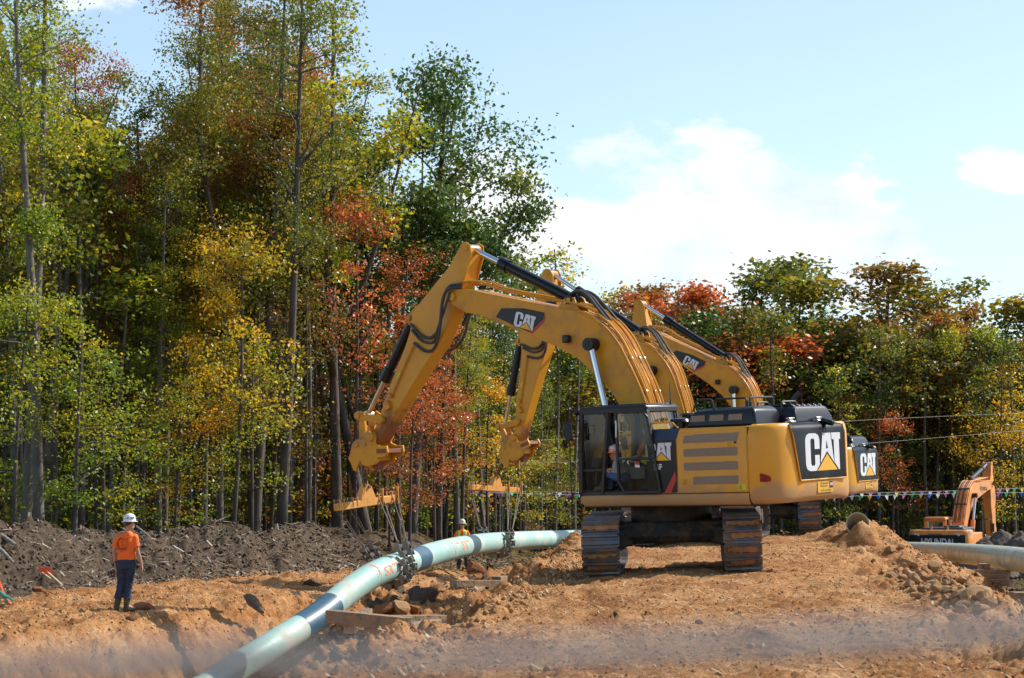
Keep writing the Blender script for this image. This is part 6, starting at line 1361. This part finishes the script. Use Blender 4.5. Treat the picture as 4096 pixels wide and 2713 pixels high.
def tree_proto(seed, H, r0, base, rad, nl, clusters, per, leaf, shape='oval', spread=.5, bark=None, forks=0, lean=(0, 0), sig=.42, elev=(.45, 1.0), low=None):
    """returns (trunk mesh, crown mesh)"""
    rr = random.Random(seed); rs = np.random.RandomState(seed); b = MB(); pts = []; lim = []
    ph = rr.uniform(0, 6); wob = .012 * H
    def tp(t): return Vector((wob * math.sin(t * 4 + ph) * t + lean[0] * t, wob * math.cos(t * 3.1 + ph) * t + lean[1] * t, H * t))
    tr = lambda t: r0 * (1 - .93 * t) ** .85 + .012
    K = 12; b.tube([tp(k / K * .97) for k in range(K + 1)], [tr(k / K * .97) * (1.35 if k == 0 else 1) for k in range(K + 1)], n=9, smooth=1)
    def prof(u):
        if shape == 'oval': return math.sin(math.pi * min(1, max(0, .12 + .86 * u))) ** .6
        if shape == 'cone': return (1 - u) ** .7 * .95 + .12
        if shape == 'vase': return .35 + .75 * math.sin(math.pi * (.05 + .75 * u))
        return .6 + .4 * math.sin(u * 9 + ph)
    starts = []
    leaders = [(tp, tr, 1.0)]
    for f in range(forks):
        t0 = rr.uniform(base * .55, base * 1.05); az = ph + f * 2.4 + rr.uniform(-.4, .4); L = H * (1 - t0) * rr.uniform(.7, .92); o = tp(t0); dx = rr.uniform(.22, .38)
        fn = (lambda o, az, L, dx: (lambda t: o + Vector((math.cos(az) * L * dx * (t ** .75), math.sin(az) * L * dx * (t ** .75), L * t * .93))))(o, az, L, dx); rf = (lambda q: (lambda t: q * (1 - .92 * t) + .01))(tr(t0) * .72)
        b.tube([fn(k / 8) for k in range(9)], [rf(k / 8) for k in range(9)], n=7, smooth=1); leaders.append((fn, rf, .62))
    C = []; CL = []
    for i in range(nl):
        fn, rf, sc = leaders[i % len(leaders)] if forks else leaders[0]
        if fn is tp: u = rr.random() ** .8; t = base + (1 - base) * .97 * u
        else: t = .3 + .7 * rr.random(); u = t
        o = fn(t); az = i * 2.39996 + rr.uniform(-.5, .5); L = rad * prof(u) * rr.uniform(.65, 1.15) * (sc if fn is not tp else 1); el = rr.uniform(*elev); cl = rr.random()
        if low and rr.random() < low: el *= .4
        d = Vector((math.cos(az) * math.cos(el), math.sin(az) * math.cos(el), math.sin(el)))
        P = [o + d * (L * k / 4) + Vector((0, 0, .06 * L * (k / 4) ** 2)) + Vector((rr.uniform(-1, 1), rr.uniform(-1, 1), rr.uniform(-1, 1))) * L * .045 * (k > 0) for k in range(5)]
        r_ = min(rf(t) * .55, .035 + .012 * L); b.tube(P, [r_, r_ * .75, r_ * .52, r_ * .3, .008], n=5, smooth=1, caps=False)
        nt = max(2, clusters // nl)
        for k in range(nt):
            s = .30 + .70 * (k + rr.random()) / nt; q = P[min(4, int(s * 4))].lerp(P[min(4, int(s * 4) + 1)], (s * 4) % 1) ; dd = Vector((rr.gauss(0, 1), rr.gauss(0, 1), rr.gauss(.1, .6))).normalized() * L * rr.uniform(.12, .32)
            e = q + dd; 
            if k % 2 == 0: b.tube([q, q.lerp(e, .5) + Vector((0, 0, .03 * L)), e], [.012, .009, .005], n=4, smooth=1, caps=False)
            C.append(e); CL.append(cl * .7 + rr.random() * .3)
    if low:                       # sprays of leaves on the bare stem
        for k in range(int(10 * low)):
            t = rr.uniform(.12, base); C.append(tp(t) + Vector((rr.uniform(-.7, .7), rr.uniform(-.7, .7), .2))); CL.append(rr.random())
    tm = bpy.data.meshes.new('trunk'); tm.from_pydata(b.v, [], b.f); tm.polygons.foreach_set('use_smooth', [True] * len(tm.polygons)); tm.materials.append(bark or bark_m)
    C = np.array([tuple(c) for c in C]); CL = np.array(CL); n = len(C) * per
    cen = np.repeat(C, per, 0) + rs.normal(0, 1, (n, 3)) * np.array([sig, sig, sig * .6]) * (.6 + .8 * np.repeat(rs.rand(len(C)), per))[:, None]
    crown = leaf_mesh(cen, np.repeat(CL, per), leaf, rs); return tm, crown
def leaf_mesh(cen, clump, leaf, rs, name='crown'):
    n = len(cen); nrm = rs.normal(0, 1, (n, 3)) + np.array([0, 0, .5]); nrm /= np.linalg.norm(nrm, axis=1)[:, None]
    a = np.cross(nrm, rs.normal(0, 1, (n, 3))); a /= np.linalg.norm(a, axis=1)[:, None]; c = np.cross(nrm, a); s = (leaf * (.6 + .8 * rs.rand(n)))[:, None]
    V = np.stack([cen + a * s * .6, cen + c * s * .36 + nrm * s * .1, cen - a * s * .5, cen - c * s * .36 + nrm * s * .1], 1).reshape(-1, 3).astype(np.float32)
    me = bpy.data.meshes.new(name); me.vertices.add(4 * n); me.vertices.foreach_set('co', V.ravel()); me.loops.add(4 * n); me.loops.foreach_set('vertex_index', np.arange(4 * n, dtype=np.int32)); me.polygons.add(n); me.polygons.foreach_set('loop_start', np.arange(0, 4 * n, 4, dtype=np.int32)); me.update()
    x = me.attributes.new('leaf', 'FLOAT', 'FACE'); x.data.foreach_set('value', rs.rand(n).astype(np.float32)); x = me.attributes.new('clump', 'FLOAT', 'FACE'); x.data.foreach_set('value', clump.astype(np.float32))
    me.materials.append(LM['green']); return me
PR_ = {}
def P_(k, *a, **kw): PR_.setdefault(k, []).append((tree_proto(*a, **kw), a[1]))
for s in range(4): P_('tall', 10 + s, 26, .26, .44, 3.6, 34, 230, 46, .125, 'oval', forks=s % 3, sig=.36, low=.35)
for s in range(3): P_('slim', 20 + s, 24, .19, .34, 2.6, 32, 170, 42, .12, 'col', sig=.33, low=.45, bark=bark_g)
for s in range(4): P_('sap', 30 + s, 10, .065, .28, 2.3, 20, 84, 36, .105, 'oval', sig=.29, elev=(.0, .7))
for s in range(2): P_('low', 40 + s, 5, .035, .20, 1.6, 14, 50, 16, .16, 'oval', sig=.30, elev=(0, .6))
for s in range(4): P_('far', 50 + s, 19, .22, .36, 3.6, 34, 210, 20, .25, 'oval', forks=1 + s % 3, sig=.45)
for s in range(3): P_('round', 90 + s, 19, .25, .32, 4.3, 50, 430, 26, .25, 'oval', forks=2 + s % 2, sig=.5)
P_('farcone', 60, 19, .2, .34, 3.0, 36, 200, 20, .25, 'cone', sig=.42)
for s in range(3): P_('pole', 80 + s, 17, .095, .62, 1.5, 16, 60, 16, .18, 'oval', sig=.36, low=.3, bark=bark_g)
P_('oak', 70, 22, .27, .47, 4.9, 46, 500, 52, .18, 'oval', forks=3, sig=.5, elev=(.3, 1.1))
P_('oak', 71, 21, .25, .45, 4.4, 44, 470, 52, .18, 'oval', forks=2, sig=.5, elev=(.3, 1.1), lean=(-2.6, 0))
P_('maple', 72, 28, .30, .36, 5.6, 54, 560, 64, .13, 'oval', forks=2, sig=.55, elev=(.15, .9), low=.5)
P_('sparse', 73, 27, .24, .45, 3.8, 34, 240, 22, .20, 'vase', forks=3, sig=.45, elev=(.7, 1.25))
tree_n = 0; rt = random.Random(5)
def tree(kind, px, Y, top=None, H=None, mat='green', label=None, group=None, name='tree', wide=1.0, idx=None, rot=None, bark=None):
    global tree_n
    lst = PR_[kind]; (tm, cm), h0 = lst[(tree_n if idx is None else idx) % len(lst)]; tree_n += 1
    X = (px - 2048) / FPX * Y; z = gz(X, Y) - .1; H = H or (at(px, top, Y).z - z); s = H / h0
    r = empty(name, (X, Y, z), label, 'tree', group); r.rotation_euler = (rt.gauss(0, .022), rt.gauss(0, .032), rt.uniform(0, 6.28) if rot is None else rot)
    ws = s ** .6 * wide; r.scale = (ws, ws, s)
    t = bpy.data.objects.new('trunk', tm); link(t, r); c = bpy.data.objects.new('crown', cm); link(c, r)
    c.material_slots[0].link = 'OBJECT'; c.material_slots[0].material = LM[mat]
    if bark: t.material_slots[0].link = 'OBJECT'; t.material_slots[0].material = bark
    return r
# trees one can point to
tree('slim', 100, 70, H=24, mat='ygreen', label='grey trunked tree leaning left at the left edge of the woods', name='birch_tree', idx=0)
tree('slim', 168, 69, top=-250, mat='ygreen', label='tall straight grey trunked tree with thin yellow green leaves near the left edge', name='birch_tree', idx=1, wide=1.1)
tree('maple', 320, 79, top=190, mat='red', label='red topped maple behind the leftmost grey trunks', name='maple_tree', wide=.62)
tree('tall', 455, 84, top=420, mat='oak', label='dark green tree in the dip of the skyline right of the red topped maple', name='oak_tree')
tree('tall', 560, 80, top=430, mat='olive', label='dark olive tree directly above the orange shirted worker', name='oak_tree')
tree('slim', 642, 77, top=700, mat='ygreen', label='slim grey tree rising just right of the orange shirted worker', name='birch_tree', idx=2)
tree('maple', 800, 84, top=-60, mat='rust', label='huge bronze maple with a wide dark crown left of the middle of the woods', name='maple_tree', wide=.95)
tree('maple', 1010, 80, top=-120, mat='olive', label='huge olive and gold maple reaching the top edge right of the bronze one', name='maple_tree', wide=.9)
tree('slim', 822, 78, top=900, mat='gold', label='pale trunked tree left of the huge olive and gold maple', name='birch_tree', bark=bark_g)
tree('slim', 888, 77, top=1000, mat='gold', label='pale peeling trunk standing nearest the gold saplings', name='birch_tree', bark=bark_g)
tree('tall', 1125, 76, top=-150, mat='olive', label='thick dark trunked tree above the left end of the first spreader beam', name='oak_tree', wide=.8, idx=0)
tree('sparse', 1355, 82, top=-60, mat='ygreen', label='tall forked tree with thin foliage against the sky left of the two oaks', name='ash_tree')
tree('oak', 1640, 92, top=270, mat='oak', label='tallest round crowned dark oak standing against the sky above the booms', name='oak_tree', idx=0, rot=.6)
tree('oak', 1490, 90, top=300, mat='oak', label='dark oak leaning left beside the tallest round crowned oak', name='oak_tree', idx=1, rot=0.0)
tree('slim', 1592, 84, top=1000, mat='red', label='dark trunk standing between the two spreader beams, left one', name='maple_tree', bark=bark_m)
tree('slim', 1758, 87, top=1150, mat='red', label='dark trunk standing behind the far worker', name='maple_tree', bark=bark_m)
tree('tall', 1845, 93, top=1150, mat='ygreen', label='slender dark tree right of the far worker', name='maple_tree', wide=.6)
tree('far', 2110, 118, top=1080, mat='oak', label='small green tree behind the boom tip of the nearest excavator', name='oak_tree', wide=.8)
tree('far', 2440, 150, top=1160, mat='gold', label='bare topped gold tree low on the skyline right of the oaks', name='maple_tree')
tree('round', 2620, 150, top=1170, mat='rust', label='thin orange tree on the skyline behind the middle boom', name='maple_tree')
tree('far', 2760, 146, top=1170, mat='olive', label='pale olive tree on the skyline left of the bright red maple', name='ash_tree')
tree('round', 2790, 134, top=1165, mat='red', label='bright red maple behind the farthest boom', name='maple_tree', wide=1.6)
tree('round', 2560, 136, top=1200, mat='red', label='second red maple, left of the bright one and behind the middle boom', name='maple_tree', wide=1.3)
tree('round', 3140, 143, top=1035, mat='olive', label='broad olive green tree, tallest on the right half of the skyline', name='maple_tree', wide=1.7)
tree('round', 3020, 146, top=1120, mat='green', label='green tree at the left shoulder of the tallest right hand tree', name='oak_tree')
tree('round', 3510, 138, top=1085, mat='rust', label='bronze crowned tree with open limbs right of the farthest excavator', name='maple_tree', wide=1.55)
tree('round', 3800, 140, top=1120, mat='olive', label='green and orange tree above the orange excavator', name='maple_tree', wide=1.45)
tree('round', 3930, 142, top=1230, mat='rust', label='rusty orange tree at the right, between the green and orange tree and the dark one', name='maple_tree')
tree('round', 4085, 138, top=1245, mat='oak', label='dark green tree at the right edge of the view', name='oak_tree', wide=1.1)
# saplings in colour along the edge of the woods
for (px, Y, H, m, lab, w) in [(930, 74, 11.5, 'gold', 'bright gold sapling in front of the thick dark trunk', 1.1), (790, 75, 8.5, 'gold', 'gold sapling low between the pale trunks', 1), (1010, 75, 8, 'ygreen', 'yellow green sapling right of the bright gold one', 1),
                              (1230, 78, 9, 'rust', 'rusty sapling behind the stick of the nearest excavator', 1), (1420, 80, 12.5, 'red', 'orange red maple sapling behind the nearest stick', 1), (1640, 79, 8.5, 'red', 'bright red sapling between the two sticks', 1.0), (1560, 81, 5.5, 'red', 'low red sapling behind the first roller cradle', 1), (1740, 82, 7.0, 'red', 'scarlet sapling in front of the far dark trunk', 1),
                              (1950, 96, 7.5, 'gold', 'yellow sapling behind the second spreader beam', 1.1), (2080, 98, 6.5, 'gold', 'yellow sapling left of the nearest cab', 1.1), (2190, 104, 5.5, 'rust', 'rust coloured bush left of the nearest cab', 1.2), (300, 68, 8.5, 'ygreen', 'yellow green sapling right of the grey trunks at left', 1.2), (60, 67, 9.5, 'ygreen', 'yellow green sapling at the far left edge', 1.1), (420, 70, 8, 'ygreen', 'yellow green sapling left of the orange shirted worker', 1.1),
                              (700, 73, 7, 'ygreen', 'lime sapling behind and right of the orange shirted worker', 1.1), (3420, 131, 10, 'rust', 'reddish sapling left of the bronze crowned tree', 1.2), (3560, 128, 9, 'red', 'red sapling below the bronze crowned tree', .9), (4000, 128, 12, 'gold', 'gold sapling right of the orange excavator boom', 1.2), (4090, 126, 9, 'gold', 'gold sapling at the right edge', 1.1), (3320, 128, 8, 'ygreen', 'yellow green sapling right of the farthest counterweight', 1)]:
    tree('sap', px, Y, H=H, mat=m, label=lab, name='sapling', wide=w)
SKY = [(-400, -100), (60, -100), (180, 300), (300, 380), (400, 520), (520, 600), (660, 560), (740, 330), (800, 100), (860, -50), (1250, -50), (1330, 500), (1450, 880), (1600, 900), (1800, 1060), (2000, 1180), (2180, 1180), (2300, 1230), (2600, 1240), (2850, 1220), (3000, 1160), (3250, 1220), (3350, 1290), (3500, 1200), (3680, 1260), (3800, 1230), (3900, 1290), (3980, 1350), (4100, 1300), (4600, 1250)]
def skyl(px): return float(np.interp(px, [p[0] for p in SKY], [p[1] for p in SKY]))
def edge(px): return float(np.interp(px, [-400, 0, 600, 1200, 1800, 2200, 2600, 4600], [64, 70, 79, 86, 95, 112, 128, 132]))
PAL = [(-400, ['ygreen', 'olive', 'rust', 'green', 'olive']), (200, ['red', 'olive', 'rust', 'oak']), (420, ['green', 'olive', 'oak', 'ygreen']), (680, ['olive', 'rust', 'olive', 'ygreen', 'green', 'oak']), (1050, ['rust', 'olive', 'red', 'green', 'green', 'oak']), (1400, ['red', 'green', 'rust', 'olive', 'oak']), (1800, ['green', 'olive', 'ygreen', 'oak']), (2300, ['rust', 'olive', 'rust', 'green', 'oak']), (2650, ['red', 'rust', 'green', 'olive', 'oak']), (3000, ['green', 'olive', 'green', 'oak', 'olive']), (3400, ['rust', 'olive', 'green', 'olive', 'red']), (3900, ['olive', 'gold', 'green', 'oak', 'rust'])]
CN = {'green': 'green', 'oak': 'dark green', 'ygreen': 'yellow green', 'gold': 'golden', 'red': 'red', 'rust': 'rusty brown', 'olive': 'olive'}
def pal(px, r): return r.choice([p for x, p in PAL if x <= px][-1])
rf = random.Random(21)
def zone_name(px): return 'in the left woods' if px < 1300 else ('in the woods left of the cab' if px < 2400 else 'in the far right woods')
for i in range(64):                    # left woods, row behind row
    px = -350 + (i * 2750 / 64) * 1.0 + rf.uniform(-30, 30); Y = edge(px) + rf.choice([3, 9, 16, 24]) + rf.uniform(-2, 3); m = pal(px, rf); top = skyl(px) + rf.uniform(0, 420)
    tree('tall' if rf.random() < .7 else 'slim', px, Y, top=top, mat=m, label='%s tree standing among others %s' % (CN[m], zone_name(px)), group='crowded trees %s' % zone_name(px), wide=rf.uniform(.9, 1.15))
for i in range(66):
    px = 2150 + i * 2350 / 66 + rf.uniform(-25, 25); Y = edge(px) + rf.choice([5, 11, 18, 26, 34]) + rf.uniform(-2, 2); m = pal(px, rf); top = skyl(px) + rf.uniform(0, 330)
    tree('far' if rf.random() < .8 else 'farcone', px, Y, top=top, mat=m, label='%s tree standing among others %s' % (CN[m], zone_name(px)), group='crowded trees %s' % zone_name(px), wide=rf.uniform(.95, 1.25))
for i in range(46):
    px = -300 + i * 2650 / 46 + rf.uniform(-30, 30); Y = edge(px) + rf.uniform(2, 22); m = rf.choice(['ygreen', 'ygreen', 'green', pal(px, rf), 'olive'])
    tree('sap', px, Y, H=rf.uniform(6, 13), mat=m, label='%s sapling growing under the taller trees %s' % (CN[m], zone_name(px)), group='saplings %s' % zone_name(px), name='sapling', wide=rf.uniform(.9, 1.3))
for i in range(44):
    px = 2150 + i * 2350 / 44 + rf.uniform(-25, 25); Y = edge(px) + rf.uniform(2, 22); m = rf.choice(['ygreen', 'olive', 'green', 'oak', pal(px, rf)])
    tree('sap', px, Y, H=rf.uniform(6, 12.5), mat=m, label='%s sapling growing under the taller trees %s' % (CN[m], zone_name(px)), group='saplings %s' % zone_name(px), name='sapling', wide=rf.uniform(1.1, 1.6))
for i in range(84):                    # slender bare stems along the edge of the woods
    px = -200 + i * 4600 / 84 + rf.uniform(-22, 22); Y = edge(px) + rf.uniform(-3, 9); m = rf.choice(['ygreen', 'olive', pal(px, rf)])
    tree('pole', px, Y, H=rf.uniform(10, 17) if px < 2300 else rf.uniform(11, 15), mat=m, label='slender young tree with a small %s top %s' % (CN[m], zone_name(px)), group='slender young trees %s' % zone_name(px), name='young_tree', wide=rf.uniform(.7, 1.5), bark=rf.choice([bark_m, bark_g]))
for i in range(54):
    px = -300 + i * 4800 / 54 + rf.uniform(-30, 30); Y = edge(px) + rf.uniform(0, 9); m = rf.choice(['ygreen', 'olive', 'green', 'rust'])
    tree('low', px, Y, H=rf.uniform(2.2, 4.5), mat=m, label='%s bush on the forest floor %s' % (CN[m], zone_name(px)), group='bushes %s' % zone_name(px), name='bush', wide=rf.uniform(1, 1.4))
# depth of the woods: one far mass of foliage, and its thin stems
rs = np.random.RandomState(3); N = 190000
px = -700 + rs.rand(N) * 5400; Yb = np.interp(px, [-400, 0, 600, 1200, 1800, 2200, 2600, 4600], [64, 70, 79, 86, 95, 112, 128, 132]) + 30 + rs.rand(N) * 16; topy = np.interp(px, [p[0] for p in SKY], [p[1] for p in SKY]) + 260 + 130 * np.sin(px * .013) + 80 * np.sin(px * .041)
topy = np.where((px > 1350) & (px < 2250), np.maximum(topy, 1250), topy)
X = (px - 2048) / FPX * Yb; Ztop = EYE + (1938 - topy) / FPX * Yb; Z = -2.5 + (Ztop + 2.5) * rs.rand(N) ** .9
me = leaf_mesh(np.stack([X, Yb, Z], 1), np.clip(fbm(X * .35, Z * .35, 3, 3), 0, 1) * 1.2 - .1, .34, rs, 'far_woods')
me.materials.clear(); me.materials.append(LM['olive']); o = link(bpy.data.objects.new('far_woods', me)); tag(o, 'deep mass of foliage closing the gaps between the trees', kind='stuff')
b = MB()
for i in range(260):
    px = rf.uniform(-500, 4600); Y = edge(px) + rf.uniform(4, 34); X = (px - 2048) / FPX * Y; z = gz(X, Y); h = rf.uniform(5, 14); r = rf.uniform(.03, .09); b.tube([(X, Y, z), (X + rf.uniform(-.4, .4), Y, z + h * .5), (X + rf.uniform(-1, 1), Y, z + h)], [r, r * .7, r * .3], n=5, smooth=1, caps=False)
o = b.build('understorey_stems', bark_g, None, fix=False); tag(o, 'thicket of thin bare stems inside the woods', kind='stuff')
# leaf litter floor
scatter('leaf_litter', 'fallen leaves and low growth on the forest floor', 30000, lambda rs, N: ((lambda px, Y: ((px - 2048) / FPX * Y, Y, .12 + .2 * rs.rand(N)))(-500 + rs.rand(N) * 5100, np.interp(rs.rand(N) * 0 + (-500 + rs.rand(N) * 5100), [-400, 4600], [66, 128]) + rs.rand(N) * 30)), 0, rnd_mat('fallen_leaves', [(0, (.03, .03, .015)), (.5, (.09, .07, .02)), (1, (.22, .12, .03))]), 'chip', 12)
# ------------------------------------------------------------------ rope barrier right in front of the viewer, far out of focus
rope_pts = [Vector((-1.35, .62, 1.50)), at(-200, 2695, .60), at(0, 2680, .60), at(1700, 2640, .60), at(3000, 2580, .60), at(4096, 2520, .60), at(4300, 2508, .60), Vector((1.3, .62, 1.66))]
bar = empty('rope_barrier', (0, .6, gz(0, .6)), 'pale rope strung close to the viewer, blurred into a grey band low in the view', 'rope barrier'); J = Matrix.Translation(-Vector(bar.location))
b = MB(); b.tube(rope_pts, .0036, n=10, smooth=3); b.xf(J); b.build('rope', pm('weathered_pale_rope', (.42, .42, .40), (.36, .36, .34), 60, .8), bar)
for x, zt in ((-1.35, 1.56), (1.3, 1.72)):
    b = MB(); b.cyl((x, .62, gz(x, .62) - .1), (x, .62, zt), .02, n=10); b.xf(J); b.build('post', MT['wood'], bar)
